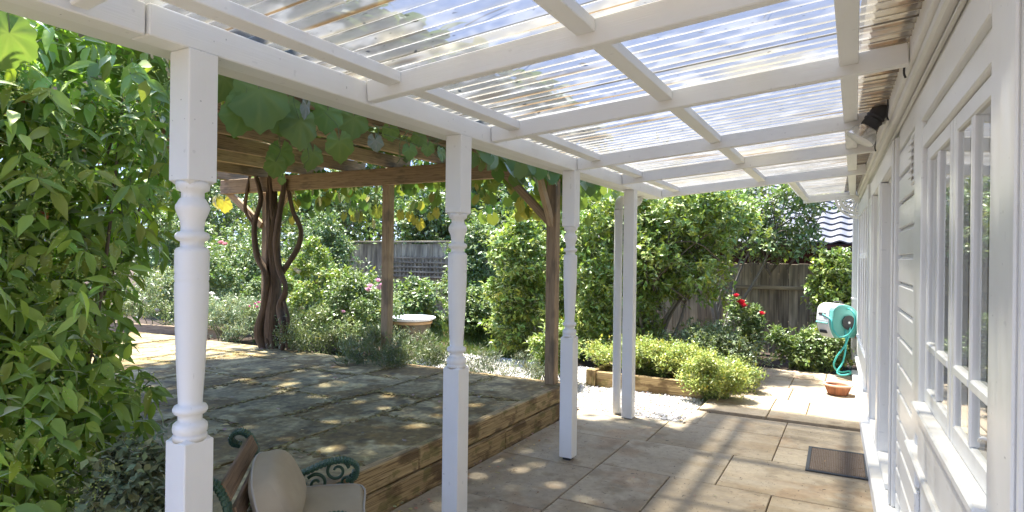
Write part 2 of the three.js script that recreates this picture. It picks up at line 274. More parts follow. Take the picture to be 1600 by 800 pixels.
// ---------------------------------------------------------------- house (built along its own wall: x = distance into the house, z = minus distance along it)
const HA = 1.66 * Math.PI / 180;
const houseAt = V(0.33, 0, -4);
{
  const o = thing('weatherboard_house', 'white weatherboard house wall with sash window and glazed doors', 'house');
  ownAxes.add(o); o.rotation.y = HA; o.position.copy(houseAt.clone().applyAxisAngle(V(0, 1, 0), HA));
  const H = (g) => shift(g, houseAt);
  const hp = (name, geo, mat, parent = o) => part(parent, name, H(Array.isArray(geo) ? merge(geo) : geo), mat);
  // box by depth d0..d1, along s0..s1, height y0..y1
  const hb = (d0, d1, s0, s1, y0, y1, c = 0.003) => cb(d0, d1, y0, y1, -s1, -s0, c);
  { // wall core with openings
    const sh = new THREE.Shape([[-2.2, -0.05], [9.35, -0.05], [9.35, 2.75], [-2.2, 2.75]].map(([a, b]) => new THREE.Vector2(a, b)));
    for (const [a, b, c, d] of [[1.72, 2.98, 0.90, 2.0], [4.4, 5.12, 0.1, 2.04], [5.4, 6.12, 0.1, 2.04], [6.62, 8.7, 0.55, 2.04]]) sh.holes.push(new THREE.Path([[a, c], [a, d], [b, d], [b, c]].map(([p, q]) => new THREE.Vector2(p, q))));
    const g = new THREE.ExtrudeGeometry(sh, { depth: 0.1, bevelEnabled: false }).rotateY(Math.PI / 2).translate(0.352, 0, 0);
    hp('wall', uvm(g, 2), M.gloss);
  }
  // weatherboards, each its own piece: a flat face with a stepped lap below the next
  const pitch = 0.1465, y00 = 0.055;
  const runsFor = (y0, y1) => { const out = [[-2.1, 1.40]]; if (y1 < 2.19) out.push([3.215, 4.09]); else out[0][1] = 4.09; if (y0 > 2.12) { out[0][1] = 9.3; } else out.push([8.86, 9.3]); return out; };
  for (let k = 0; y00 + k * pitch < 2.5; k++) {
    const y0 = y00 + k * pitch, y1 = y0 + pitch;
    for (const [a, b] of runsFor(y0, y1)) hp('weatherboard', [hb(0.331, 0.352, a, b, y0 + 0.012, y1 - 0.010, 0.004), hb(0.341, 0.352, a, b, y1 - 0.0101, y1 - 0.001, 0.002)], M.gloss);
  }
  // plinth
  hp('plinth', [hb(0.236, 0.35, -2.1, 9.0, -0.02, 0.10, 0.008)], M.paint);
  // near window: casing boards, sill, sashes
  const w = hp('window', [hb(0.316, 0.352, 2.965, 3.205, 0.78, 2.18, 0.005), hb(0.316, 0.352, 1.38, 1.742, 0.78, 2.18, 0.005), hb(0.319, 0.352, 1.742, 2.965, 1.955, 2.035, 0.004), hb(0.312, 0.352, 1.742, 2.965, 2.062, 2.178, 0.004), hb(0.333, 0.352, 1.742, 2.965, 2.035, 2.062, 0.001)], M.gloss);
  hp('sill', [hb(0.290, 0.345, 1.742, 2.965, 0.905, 0.935, 0.006), hb(0.314, 0.352, 1.742, 2.965, 0.70, 0.904, 0.004), hb(0.298, 0.352, 1.38, 3.30, 0.665, 0.695, 0.008)], M.gloss, w);
  hp('pilaster', [hb(0.306, 0.316, 1.42, 1.60, 0.70, 2.16, 0.004), hb(0.298, 0.306, 1.44, 1.475, 0.70, 2.16, 0.006)], M.gloss, w);
  hp('reveal', [hb(0.352, 0.43, 2.955, 2.985, 0.93, 1.96), hb(0.352, 0.43, 1.715, 1.752, 0.93, 1.96), hb(0.352, 0.43, 1.752, 2.955, 1.955, 2.0), hb(0.352, 0.46, 1.7, 3.0, 0.89, 0.932)], M.gloss, w);
  for (const [a, b] of [[2.36, 2.95], [1.755, 2.345]]) {
    const m = (a + b) / 2, f = 0.3335, k = 0.372;
    const sash = hp('sash', [hb(f, k, a, a + 0.05, 0.937, 1.952, 0.005), hb(f, k, b - 0.05, b, 0.937, 1.952, 0.005), hb(f, k, a + 0.05, b - 0.05, 0.937, 1.0, 0.005), hb(f, k, a + 0.05, b - 0.05, 1.895, 1.952, 0.005)], M.gloss, w);
    // glazing bars and panes are parts of the window too
    hp('glazing_bar', [hb(f - 0.0015, k, m - 0.013, m + 0.013, 1.0, 1.895, 0.005)], M.gloss, w);
    hp('glazing_bar', [hb(f - 0.003, k - 0.002, a + 0.05, m - 0.013, 1.152, 1.184, 0.006)], M.gloss, w); hp('glazing_bar', [hb(f - 0.003, k - 0.002, m + 0.013, b - 0.05, 1.152, 1.184, 0.006)], M.gloss, w);
    for (const [c, d] of [[a + 0.05, m - 0.013], [m + 0.013, b - 0.05]]) for (const [e, q] of [[1.0, 1.152], [1.184, 1.895]]) hp('pane', new THREE.PlaneGeometry(d - c, q - e).rotateY(-Math.PI / 2).translate(0.344, (e + q) / 2, -(c + d) / 2), M.glass, w);
  }
  hp('sash_stay', [tube([V(0.338, 1.08, -1.80), V(0.320, 1.085, -1.80), V(0.317, 1.07, -1.83)], [0.004], 6)], M.paint, w);
  // glazed doors
  for (const [a, b] of [[4.4, 5.12], [5.4, 6.12]]) {
    const d = hp('door', [hb(0.395, 0.43, a + 0.02, a + 0.12, 0.14, 2.02), hb(0.395, 0.43, b - 0.12, b - 0.02, 0.14, 2.02), hb(0.395, 0.43, a + 0.12, b - 0.12, 0.14, 0.6), hb(0.395, 0.43, a + 0.12, b - 0.12, 1.9, 2.02), hb(0.385, 0.43, a + 0.12, b - 0.12, 1.2, 1.24)], M.gloss);
    hp('pane', new THREE.PlaneGeometry(b - a - 0.24, 0.6).rotateY(-Math.PI / 2).translate(0.41, 0.9, -(a + b) / 2), M.glass, d);
    hp('pane', new THREE.PlaneGeometry(b - a - 0.24, 0.66).rotateY(-Math.PI / 2).translate(0.41, 1.57, -(a + b) / 2), M.glass, d);
    hp('handle', [tube([V(0.393, 1.0, -(a + 0.07)), V(0.36, 1.0, -(a + 0.07)), V(0.352, 1.0, -(a + 0.16))], [0.009], 8)], M.zinc, d);
    hp('door_sill', [hb(0.30, 0.45, a + 0.001, b - 0.001, 0.101, 0.139, 0.004)], M.paint, d);
  }
  hp('architrave', [hb(0.312, 0.352, 4.105, 4.30, 0.101, 2.2, 0.006), hb(0.300, 0.312, 4.13, 4.17, 0.101, 2.19, 0.005), hb(0.322, 0.352, 4.30, 4.398, 0.101, 2.06, 0.006), hb(0.305, 0.352, 4.30, 6.5, 2.062, 2.2, 0.005)], M.gloss);
  hp('architrave', [hb(0.310, 0.40, 5.125, 5.16, 0.101, 2.055, 0.005), hb(0.300, 0.352, 5.165, 5.355, 0.101, 2.06, 0.006), hb(0.310, 0.40, 5.36, 5.395, 0.101, 2.055, 0.005)], M.gloss);
  hp('architrave', [hb(0.310, 0.40, 6.125, 6.16, 0.101, 2.055, 0.005), hb(0.296, 0.352, 6.165, 6.5, 0.101, 2.06, 0.006)], M.gloss);
  // far bay of fixed lights
  const bay = hp('window', [hb(0.285, 0.352, 6.52, 6.64, 0.32, 2.2, 0.005), hb(0.285, 0.352, 8.68, 8.84, 0.32, 2.2, 0.005), hb(0.290, 0.352, 6.64, 8.68, 2.03, 2.2, 0.005), hb(0.29, 0.352, 6.64, 8.68, 0.34, 0.56, 0.004)], M.gloss);
  hp('sill', [hb(0.262, 0.352, 6.5, 8.86, 0.285, 0.318, 0.006), hb(0.275, 0.30, 6.645, 8.675, 0.562, 0.59, 0.004)], M.gloss, bay);
  hp('panel', [hb(0.33, 0.352, 6.5, 8.84, 0.101, 0.284, 0.004)], M.gloss, bay);
  for (const s of [7.13, 7.64, 8.15]) hp('mullion', [hb(0.292, 0.40, s, s + 0.05, 0.592, 2.028, 0.006)], M.gloss, bay);
  for (const [a, b] of [[6.645, 7.128], [7.182, 7.638], [7.692, 8.148], [8.202, 8.675]]) { hp('transom', [hb(0.30, 0.40, a, b, 1.52, 1.58, 0.006)], M.gloss, bay); hp('pane', new THREE.PlaneGeometry(b - a, 0.93).rotateY(-Math.PI / 2).translate(0.37, 1.055, -(a + b) / 2), M.glass, bay); hp('pane', new THREE.PlaneGeometry(b - a, 0.45).rotateY(-Math.PI / 2).translate(0.37, 1.805, -(a + b) / 2), M.glass, bay); }
  hp('corner_board', [hb(0.315, 0.46, 9.305, 9.40, 0.0, 2.6, 0.006)], M.gloss);
  // ledger under the roof and the strips along it
  hp('ledger', [hb(0.272, 0.3305, -2.1, 9.0, 2.315, 2.46, 0.004), hb(0.288, 0.3305, -2.1, 9.0, 2.262, 2.312, 0.01)], M.paint);
  hp('conduit', [new THREE.CylinderGeometry(0.009, 0.009, 11, 8).rotateX(Math.PI / 2).translate(0.321, 2.235, -3.4)], M.pvc);
  for (const s of [2.2, 3.1, 4.0, 5.1]) hp('cable', [tube([V(0.262, 2.44, -s), V(0.266, 2.36, -s + 0.015), V(0.264, 2.30, -s), V(0.27, 2.28, -s)], [0.0045], 6)], M.dark);
  // louvred vent
  const vent = hp('vent', [hb(0.318, 0.331, 3.245, 3.385, 1.85, 1.868), hb(0.318, 0.331, 3.245, 3.385, 2.062, 2.08), hb(0.318, 0.331, 3.245, 3.262, 1.868, 2.062), hb(0.318, 0.331, 3.368, 3.385, 1.868, 2.062)], M.paint);
  for (let k = 0; k < 6; k++) hp('louvre', cb(-0.003, 0.003, -0.02, 0.02, -0.052, 0.052, 0.001).rotateZ(-0.7).translate(0.322, 1.89 + k * 0.031, -3.315), M.paint, vent);
  // rooms behind the glass, floor, ceiling, outer walls, roof
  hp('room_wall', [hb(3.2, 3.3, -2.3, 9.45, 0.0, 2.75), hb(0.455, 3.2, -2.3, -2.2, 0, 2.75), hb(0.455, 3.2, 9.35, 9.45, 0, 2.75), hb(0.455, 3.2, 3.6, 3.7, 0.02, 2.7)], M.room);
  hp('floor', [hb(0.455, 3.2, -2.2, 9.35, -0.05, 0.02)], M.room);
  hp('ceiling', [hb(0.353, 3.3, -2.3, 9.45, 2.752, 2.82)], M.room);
  hp('roof', [uvm(new THREE.ExtrudeGeometry(new THREE.Shape([[0.12, 2.83], [3.6, 2.83], [1.9, 3.6]].map(([a, b]) => new THREE.Vector2(a, b))), { depth: 11.9, bevelEnabled: false }).translate(0, 0, -9.5), 2)], M.oldiron);
  // curtains drawn to the sides of the near window
  for (const [a, b] of [[2.62, 3.05], [1.62, 1.95]]) { const g = new THREE.PlaneGeometry(b - a, 1.2, 40, 1), p = g.attributes.position; for (let i = 0; i < p.count; i++) p.setZ(i, 0.016 * Math.sin(p.getX(i) * 95) + 0.006 * Math.sin(p.getX(i) * 41)); g.computeVertexNormals(); hp('curtain', g.rotateY(-Math.PI / 2).translate(0.50, 1.44, -(a + b) / 2), M.curtain, w); }
  // grey downpipe at the far corner
  hp('downpipe', [hb(0.235, 0.31, 9.22, 9.30, 0.16, 2.35, 0.012)], std({ color: C(0.36, 0.37, 0.38), roughness: 0.5, map: paintMap }));
  hp('pipe_clip', [hb(0.228, 0.335, 9.21, 9.31, 0.98, 1.01, 0.004)], M.zinc);
  // opaque old iron apron where the house roof laps the clear sheets
  { const g = corrugated(11, 0.26, 0.012, 0.076); hp('apron_sheet', g.rotateZ(0.10).translate(0.235, 2.462, -3.6), M.apron); }
}
// corrugated surface, ribs along x, run along z, centred; uv in metres
function corrugated(len, wide, amp, pitch) {
  const nz = Math.round(len / pitch * 8), nx = 6, P = [], U = [], I = [], ox = R() * 5, oz = Math.floor(R() * 40) * pitch;
  for (let i = 0; i <= nz; i++) for (let j = 0; j <= nx; j++) { const z = -len / 2 + len * i / nz, x = -wide / 2 + wide * j / nx; P.push(x, amp * Math.cos(2 * Math.PI * z / pitch), z); U.push(x + ox, z + oz); }
  for (let i = 0; i < nz; i++) for (let j = 0; j < nx; j++) { const a = i * (nx + 1) + j, b = a + nx + 1; I.push(a, b, a + 1, a + 1, b, b + 1); }
  const g = new THREE.BufferGeometry(); g.setAttribute('position', new THREE.Float32BufferAttribute(P, 3)); g.setAttribute('uv', new THREE.Float32BufferAttribute(U, 2)); g.setIndex(I); g.computeVertexNormals(); return g;
}

// ---------------------------------------------------------------- verandah
{
  const o = thing('verandah', 'white timber verandah with turned posts and clear corrugated roof', 'verandah', V(-1.84, 0, -3.2));
  const px = -1.845, turned = [ // radius (px of the photograph), height
    [23.5, 1.725], [24.2, 1.712], [23.0, 1.697], [16.5, 1.690], [16.4, 1.672], [18.7, 1.668], [21.5, 1.657], [24, 1.648], [24.4, 1.638], [22.6, 1.624], [18.3, 1.604], [16.6, 1.580], [16.5, 1.566], [21, 1.563], [24, 1.557], [24.6, 1.550], [24, 1.543], [21, 1.537], [17, 1.533], [16.8, 1.517], [22, 1.512], [24.3, 1.505], [24.6, 1.497],
    [24.6, 1.436], [23.4, 1.431], [24.4, 1.426], [24.4, 1.412], [23.2, 1.407], [24.3, 1.401], [24.4, 1.39], [23.4, 1.30], [21.2, 1.18], [19, 1.09], [17.6, 1.040], [17.2, 1.018], [22.5, 1.013], [24.8, 1.004], [24.8, 0.997], [22.6, 0.989], [17.4, 0.983], [17.2, 0.966], [20.5, 0.962], [24, 0.955], [25, 0.944], [24.4, 0.931], [21.5, 0.924], [24.3, 0.921], [24.6, 0.903],
  ].map(([r, y]) => [r * 0.00206, y]);
  const T = [[0.001, 1.726], ...turned, [0.001, 0.902]].reverse();
  function turnedPost(z, foot) {
    const w = 0.05; const sq = (y0, y1) => cb(px - w, px + w, y0, y1, z - w, z + w, 0.0035, 1);
    const taperTop = new THREE.CylinderGeometry(0.046, 0.05 * 1.3, 0.016, 4, 1).rotateY(Math.PI / 4).translate(px, 0.913, z), taperBot = new THREE.CylinderGeometry(0.05 * 1.3, 0.046, 0.016, 4, 1).rotateY(Math.PI / 4).translate(px, 1.716, z);
    const p = part(o, 'post', [sq(foot, 0.906), taperTop, lathe(T, 36).translate(px, 0, z), taperBot, sq(1.723, 2.131)], M.paint);
    part(o, 'post_shoe', [cb(px - 0.03, px + 0.03, 0.0, foot, z - 0.03, z + 0.03, 0.002)], M.dark);
  }
  turnedPost(-1.22, 0.02); turnedPost(-2.72, 0.02); turnedPost(-4.205, 0.022);
  // square end post with a groove down it
  part(o, 'post', [cb(px - 0.05, px + 0.05, 0.004, 2.131, -5.64, -5.54, 0.004, 1), cb(px - 0.054, px + 0.054, 0.004, 0.012, -5.645, -5.535, 0.003)], M.paint);
  part(o, 'post', [cb(px - 0.05, px + 0.05, 0.004, 2.131, 0.28, 0.38, 0.004, 1)], M.paint);
  // beam in two lengths
  part(o, 'beam', cb(-1.893, -1.800, 2.131, 2.226, -6.56, -1.05, 0.004, 2), M.rafter);
  part(o, 'beam', cb(-1.893, -1.812, 2.131, 2.226, -1.046, 1.6, 0.004, 2), M.rafter);
  const SL = 0.081, roofY = (x) => 2.229 + (x + 1.80) * SL; // top of the rafters
  const houseX = (z) => 0.272 + z * 0.029; // face of the ledger
  const zr = [1.1, 0.1, -0.86, -1.98, -2.99, -4.22, -5.22, -6.5], rh = 0.09;
  for (const z of zr) { const x1 = houseX(z) - 0.004; part(o, 'rafter', bar(V(-1.797, roofY(-1.797) - rh / 2, z), V(x1, roofY(x1) - rh / 2, z), 0.046, rh, 0.004), M.rafter); }
  for (let k = 0; k + 1 < zr.length; k++) for (const x of [-1.65, -0.815, -0.035]) part(o, 'purlin', cb(-0.036, 0.036, -0.047, -0.002, zr[k + 1] + 0.0235, zr[k] - 0.0235, 0.003, 2).rotateZ(Math.atan(SL)).translate(x, roofY(x), 0), M.rafter);
  // the narrow part of the roof past the end rafter
  part(o, 'purlin', cb(-0.60, -0.53, roofY(-0.57) - 0.06, roofY(-0.57) - 0.004, -8.85, -6.53, 0.003, 2), M.rafter);
  part(o, 'purlin', cb(-0.07, 0.0, roofY(-0.03) - 0.06, roofY(-0.03) - 0.004, -8.85, -6.53, 0.003, 2), M.rafter);
  part(o, 'rafter', bar(V(-0.60, roofY(-0.60) - 0.05, -8.875), V(0.01, roofY(0.01) - 0.05, -8.875), 0.045, rh, 0.004), M.rafter);
  // clear sheets, each 0.84 m wide, lapped by one rib
  let k = 0;
  const tilt = Math.atan(SL);
  for (let z = 1.5; z > -6.3; z -= 0.836) { const len = 0.851, a = -1.985, b = 0.30, g = corrugated(len, (b - a) / Math.cos(tilt), 0.0085, 0.076); g.rotateZ(tilt).translate((a + b) / 2, roofY((a + b) / 2) + 0.0125 + (k % 2) * 0.0035, z - len / 2); part(o, 'roof_sheet', g, M.sheet[k++ % 2]); }
  for (let z = -6.53; z > -8.4; z -= 0.8) { const len = 0.812, a = -0.66, b = 0.12, g = corrugated(len, (b - a) / Math.cos(tilt), 0.0085, 0.076); g.rotateZ(tilt).translate((a + b) / 2, roofY((a + b) / 2) + 0.0125 + (k % 2) * 0.0035, z - len / 2); part(o, 'roof_sheet', g, M.sheet[k++ % 2]); }
  // gutter outside the beam: open trough
  { const sh = new THREE.Shape([[0, 0.10], [0, 0.012], [0.012, 0], [0.10, 0], [0.112, 0.012], [0.112, 0.085], [0.120, 0.085], [0.120, 0.097], [0.106, 0.097], [0.106, 0.016], [0.096, 0.006], [0.016, 0.006], [0.006, 0.016], [0.006, 0.10]].map(([a, b]) => new THREE.Vector2(-a, b)));
    const g = new THREE.ExtrudeGeometry(sh, { depth: 8.2, bevelEnabled: false }).translate(-1.895, 2.137, -6.62); part(o, 'gutter', [uvm(g, 2), cb(-2.005, -1.90, 2.143, 2.225, -6.62, -6.616, 0.001)], M.gutter); }
  // downpipe beside the end post
  const dp = part(o, 'downpipe', [tube([V(-1.985, 2.14, -6.30), V(-1.985, 2.085, -6.26), V(-1.985, 2.062, -6.12), V(-1.985, 2.06, -5.86), V(-1.985, 2.04, -5.69), V(-1.985, 1.95, -5.66)], [0.04], 16), new THREE.CylinderGeometry(0.04, 0.04, 1.94, 18).translate(-1.985, 0.985, -5.66), tube([V(-1.985, 0.10, -5.66), V(-1.985, 0.045, -5.67), V(-1.985, 0.012, -5.72)], [0.041], 14)], M.pvc);
  part(o, 'pipe_collar', [new THREE.CylinderGeometry(0.046, 0.046, 0.05, 18).translate(-1.985, 1.93, -5.66), new THREE.CylinderGeometry(0.046, 0.046, 0.05, 18).rotateX(Math.PI / 2).translate(-1.985, 2.061, -6.06)], M.pvc);
  // sunburst fretwork bracket against the wall at the far end
  { const z = -8.80, cx = 0.045, cy = roofY(0) - 0.075, list = []; const ring = (r0, r1, a0, a1) => { const s = new THREE.Shape(); s.absarc(0, 0, r1, a0, a1, false); s.absarc(0, 0, r0, a1, a0, true); return new THREE.ExtrudeGeometry(s, { depth: 0.02, bevelEnabled: false, curveSegments: 14 }).translate(cx, cy, z); };
    const br = part(o, 'fretwork_bracket', [uvm(ring(0.255, 0.285, Math.PI, Math.PI * 1.5), 0), uvm(ring(0.17, 0.19, Math.PI, Math.PI * 1.5), 0), uvm(ring(0.0, 0.05, Math.PI, Math.PI * 1.5), 0)], M.paint);
    for (let i = 0; i <= 6; i++) { const a = Math.PI + i / 6 * Math.PI / 2, d = V(Math.cos(a), Math.sin(a), 0); part(br, 'spoke', bar(V(cx, cy, z + 0.01).addScaledVector(d, 0.045), V(cx, cy, z + 0.01).addScaledVector(d, 0.26), 0.018, 0.018, 0.002, V(0, 0, 1)), M.paint); }
    for (let i = 0; i < 6; i++) { const a = Math.PI + (i + 0.5) / 6 * Math.PI / 2; part(br, 'boss', new THREE.CylinderGeometry(0.024, 0.024, 0.022, 12).rotateX(Math.PI / 2).translate(cx + 0.222 * Math.cos(a), cy + 0.222 * Math.sin(a), z + 0.011), M.paint); } }
}

// ---------------------------------------------------------------- pergola
{
  const o = thing('timber_pergola', 'brown timber pergola carrying the vine over the raised patio', 'pergola', V(-4.67, 0.285, -3.5));
  const P = (a, b, w, h, m = pick(M.pergola), name = 'rafter') => part(o, name, bar(a, b, w, h, 0.005), m);
  const pb = (x, z, y1, w = 0.095, m) => part(o, 'post', cb(x - w / 2, x + w / 2, 0.25, y1, z - w / 2, z + w / 2, 0.005, 1), m ?? pick(M.pergola));
  pb(-4.69, -5.49, 2.478, 0.10, M.pergola[0]); pb(-2.535, -5.36, 2.30, 0.10, M.pergola[1]); pb(-6.80, -5.56, 2.30, 0.11, M.pergola[1]);
  pb(-3.75, -1.72, 2.3); pb(-6.8, -1.72, 2.3);
  P(V(-7.55, 2.385, -5.42), V(-2.40, 2.385, -5.42), 0.07, 0.19, M.pergola[1], 'beam');
  P(V(-7.55, 2.385, -1.72), V(-2.6, 2.385, -1.72), 0.07, 0.19, M.pergola[0], 'beam');
  let i = 0; for (const x of [-2.52, -3.25, -3.92, -4.60, -5.30, -6.0, -6.75, -7.45]) { P(V(x, 2.552, -5.75), V(x + 0.03, 2.552, -1.4), 0.05, 0.14, M.pergola[i++ % 3]); }
  // knee braces
  P(V(-2.535, 1.80, -5.33), V(-2.535, 2.40, -4.93), 0.05, 0.075, M.pergola[2], 'brace'); P(V(-2.57, 1.82, -5.38), V(-3.08, 2.31, -5.42), 0.05, 0.075, M.pergola[1], 'brace');
  P(V(-6.84, 1.86, -5.50), V(-7.62, 2.42, -5.46), 0.05, 0.09, M.pergola[2], 'brace'); P(V(-6.76, 1.86, -5.50), V(-6.22, 2.31, -5.44), 0.05, 0.09, M.pergola[2], 'brace');
  part(o, 'post_bracket', [cb(-2.56, -2.548, 0.14, 0.31, -5.35, -5.34, 0.001)], M.zinc);
}

// ---------------------------------------------------------------- leaves
class Leaves {
  constructor() { this.p = []; this.n = []; this.c = []; this.i = []; this.k = 0; }
  // one leaf from base p along d, its upper side towards n; shape 0: folded blade of 2 faces, 1: bent oval of 8 faces, 2: broad toothed vine leaf, 3: petal
  add(p, d, n, L, W, col, shape = 0, fold = 0.25, droop = 0.2) {
    const o2 = shape === 4; if (o2) shape = 2;
    const s = d.clone().cross(n); if (s.lengthSq() < 1e-6) s.set(1, 0, 0); s.normalize(); const m = s.clone().cross(d).normalize();
    const v = (a, b, h, nb = 0, vein = 1) => { this.p.push(p.x + d.x * a + s.x * b + m.x * h, p.y + d.y * a + s.y * b + m.y * h, p.z + d.z * a + s.z * b + m.z * h); const q = V().copy(m).addScaledVector(s, -nb).normalize(); this.n.push(q.x, q.y, q.z); this.c.push(Math.min(0.8, col[0] * vein), Math.min(0.8, col[1] * (0.5 + 0.5 * vein)), col[2] * vein); return this.k++; };
    const w = W / 2, f = fold * w, t = (...q) => this.i.push(...q);
    if (shape === 0) { const a = v(0, 0, 0), b = v(L * 0.42, -w, f, -fold), c = v(L * 0.42, w, f, fold), e = v(L, 0, -droop * L * 0.5); t(a, e, b, a, c, e); }
    else if (shape === 1) {
      const dr = (x) => -droop * L * x * x, a = v(0, 0, 0), m1 = v(L * 0.33, 0, dr(0.33)), m2 = v(L * 0.66, 0, dr(0.66)), e = v(L, 0, dr(1));
      const l1 = v(L * 0.25, -w * 0.86, f + dr(0.25), -fold), r1 = v(L * 0.25, w * 0.86, f + dr(0.25), fold), l2 = v(L * 0.52, -w * 0.92, f + dr(0.52), -fold), r2 = v(L * 0.52, w * 0.92, f + dr(0.52), fold), l3 = v(L * 0.8, -w * 0.4, f * 0.5 + dr(0.8), -fold), r3 = v(L * 0.8, w * 0.4, f * 0.5 + dr(0.8), fold);
      t(a, m1, l1, a, r1, m1, l1, m1, l2, r1, r2, m1, m1, m2, l2, m1, r2, m2, l2, m2, l3, r2, r3, m2, l3, m2, e, r3, e, m2);
    } else if (shape === 2) {
      // five-lobed toothed leaf, pleated along its veins; broad heart-shaped base
      const N = o2 ? 14 : 32, c0 = v(L * 0.30, 0, 0, 0, o2 ? 1 : 1.25), in1 = [], out1 = [], ph = R() * 6, sk = rr(-0.12, 0.12), lob = [[0, 0.70, 0.42], [0.92, 0.60, 0.42], [-0.92, 0.60, 0.42], [1.95, 0.46, 0.5], [-1.95, 0.46, 0.5]];
      for (let i = 0; i <= N; i++) {
        const a = -2.85 + 5.7 * i / N; let r = 0.40; for (const [la, lr, lw] of lob) r = Math.max(r, lr - Math.abs(a - la) * lw * 0.62); if (!o2) r += (i % 2 ? -0.022 : 0.018);
        const pleat = o2 ? 0 : 0.022 * L * Math.cos((a) * 6.8), y = Math.sin(a + sk) * r * W, x = L * 0.30 + Math.cos(a + sk) * r * L, hh = -droop * L * r * r * (1 + 0.6 * Math.sin(2 * a + ph)) + fold * Math.abs(y) * 0.45;
        if (!o2) in1.push(v(L * 0.30 + (x - L * 0.30) * 0.55, y * 0.55, hh * 0.3 + pleat, fold * Math.sign(y) * 0.5, lob.some(([la]) => Math.abs(a - la) < 0.1) ? 1.3 : 1)); out1.push(v(x, y, hh + pleat * 0.8, fold * Math.sign(y) * 0.7));
      }
      for (let i = 0; i < N; i++) { if (o2) t(c0, out1[i + 1], out1[i]); else t(c0, in1[i + 1], in1[i], in1[i], in1[i + 1], out1[i + 1], in1[i], out1[i + 1], out1[i]); }
    }
  }
  geo() { const g = new THREE.BufferGeometry(); g.setAttribute('position', new THREE.Float32BufferAttribute(this.p, 3)); g.setAttribute('normal', new THREE.Float32BufferAttribute(this.n, 3)); g.setAttribute('color', new THREE.Float32BufferAttribute(this.c, 3)); g.setIndex(this.i); return g; }
}
const rdir = () => { const z = rr(-1, 1), a = rr(0, 2 * Math.PI), r = Math.sqrt(1 - z * z); return V(r * Math.cos(a), z, r * Math.sin(a)); };
const tint = (c, v = 0.3, yel = 0.15) => { const k = 1 + rr(-v, v), y = rr(-yel, yel); return [c[0] * k * (1 + y * 1.3), c[1] * k, c[2] * k * (1 - y)]; };
// leaves in clumps on lumps: [{c, r}], outward and towards the light
function foliage(lumps, n, o) {
  const A = new Leaves(), tot = lumps.reduce((s, l) => s + l.r * l.r, 0);
  for (const l of lumps) {
    const m = Math.round(n * l.r * l.r / tot / o.per * rr(0.55, 1.45));
    for (let i = 0; i < m; i++) {
      const d = rdir(); if (d.y < (o.low ?? -0.75)) d.y *= -1;
      const un = 0.72 + 0.62 * fbm(d.x * 0.5 + 0.5 + l.c.x * 0.31, d.z * 0.5 + 0.5 + d.y * 0.4, 6, 6, 77, 2), shoot = R() < 0.15 ? rr(1.1, 1.75) : 1, rad = l.r * un * shoot * (0.30 + 0.78 * Math.pow(R(), 0.5)), q = l.c.clone().addScaledVector(V(d.x, d.y * (o.flat ?? 0.85), d.z), rad), base = o.spread ?? 0.05;
      const tw = d.clone().multiplyScalar(o.out ?? 0.7).add(V(rr(-1, 1), rr(-0.5, 1) + (o.rise ?? 0), rr(-1, 1)).multiplyScalar(0.8)).normalize(), cl = tint(o.col, 0.22, 0.12), yng = R() < (o.young ?? 0.15);
      for (let k = 0; k < o.per; k++) {
        const p = q.clone().addScaledVector(tw, rr(-base, base)).add(V(rr(-1, 1), rr(-1, 1), rr(-1, 1)).multiplyScalar(base * 0.5));
        const ld = tw.clone().multiplyScalar(0.6).add(rdir().multiplyScalar(0.85)); ld.y += (o.hang ?? -0.15); ld.normalize();
        const nn = V(rr(-0.6, 0.6), 1, rr(-0.6, 0.6)).addScaledVector(d, 0.5).normalize(), sz = rr(0.5, 1.35);
        let c = tint(cl, 0.18, 0.1); if (yng) c = [c[0] * 1.5, c[1] * 1.3, c[2]];
        if (p.y < (o.floor ?? -9)) continue;
        A.add(p, ld, nn, o.L * sz, o.W * sz, c, o.shape ?? 0, o.fold ?? 0.3, o.droop ?? 0.2);
      }
    }
  }
  return A.geo();
}
function lumpsIn(cx, y0, y1, z, rx, rz, n, rmin, rmax, taper = 0.3) {
  const out = []; for (let i = 0; i < n; i++) { const t = (i + R()) / n, r = rr(rmin, rmax), k = 1 - taper * Math.abs(2 * t - 1) ** 2; const a = rr(0, 2 * Math.PI), q = Math.sqrt(R()); out.push({ c: V(cx + Math.cos(a) * q * Math.max(0, rx * k - r * 0.7), y0 + r * 0.6 + t * Math.max(0.02, y1 - y0 - r * 1.5), z + Math.sin(a) * q * Math.max(0, rz * k - r * 0.7)), r }); } return out;
}
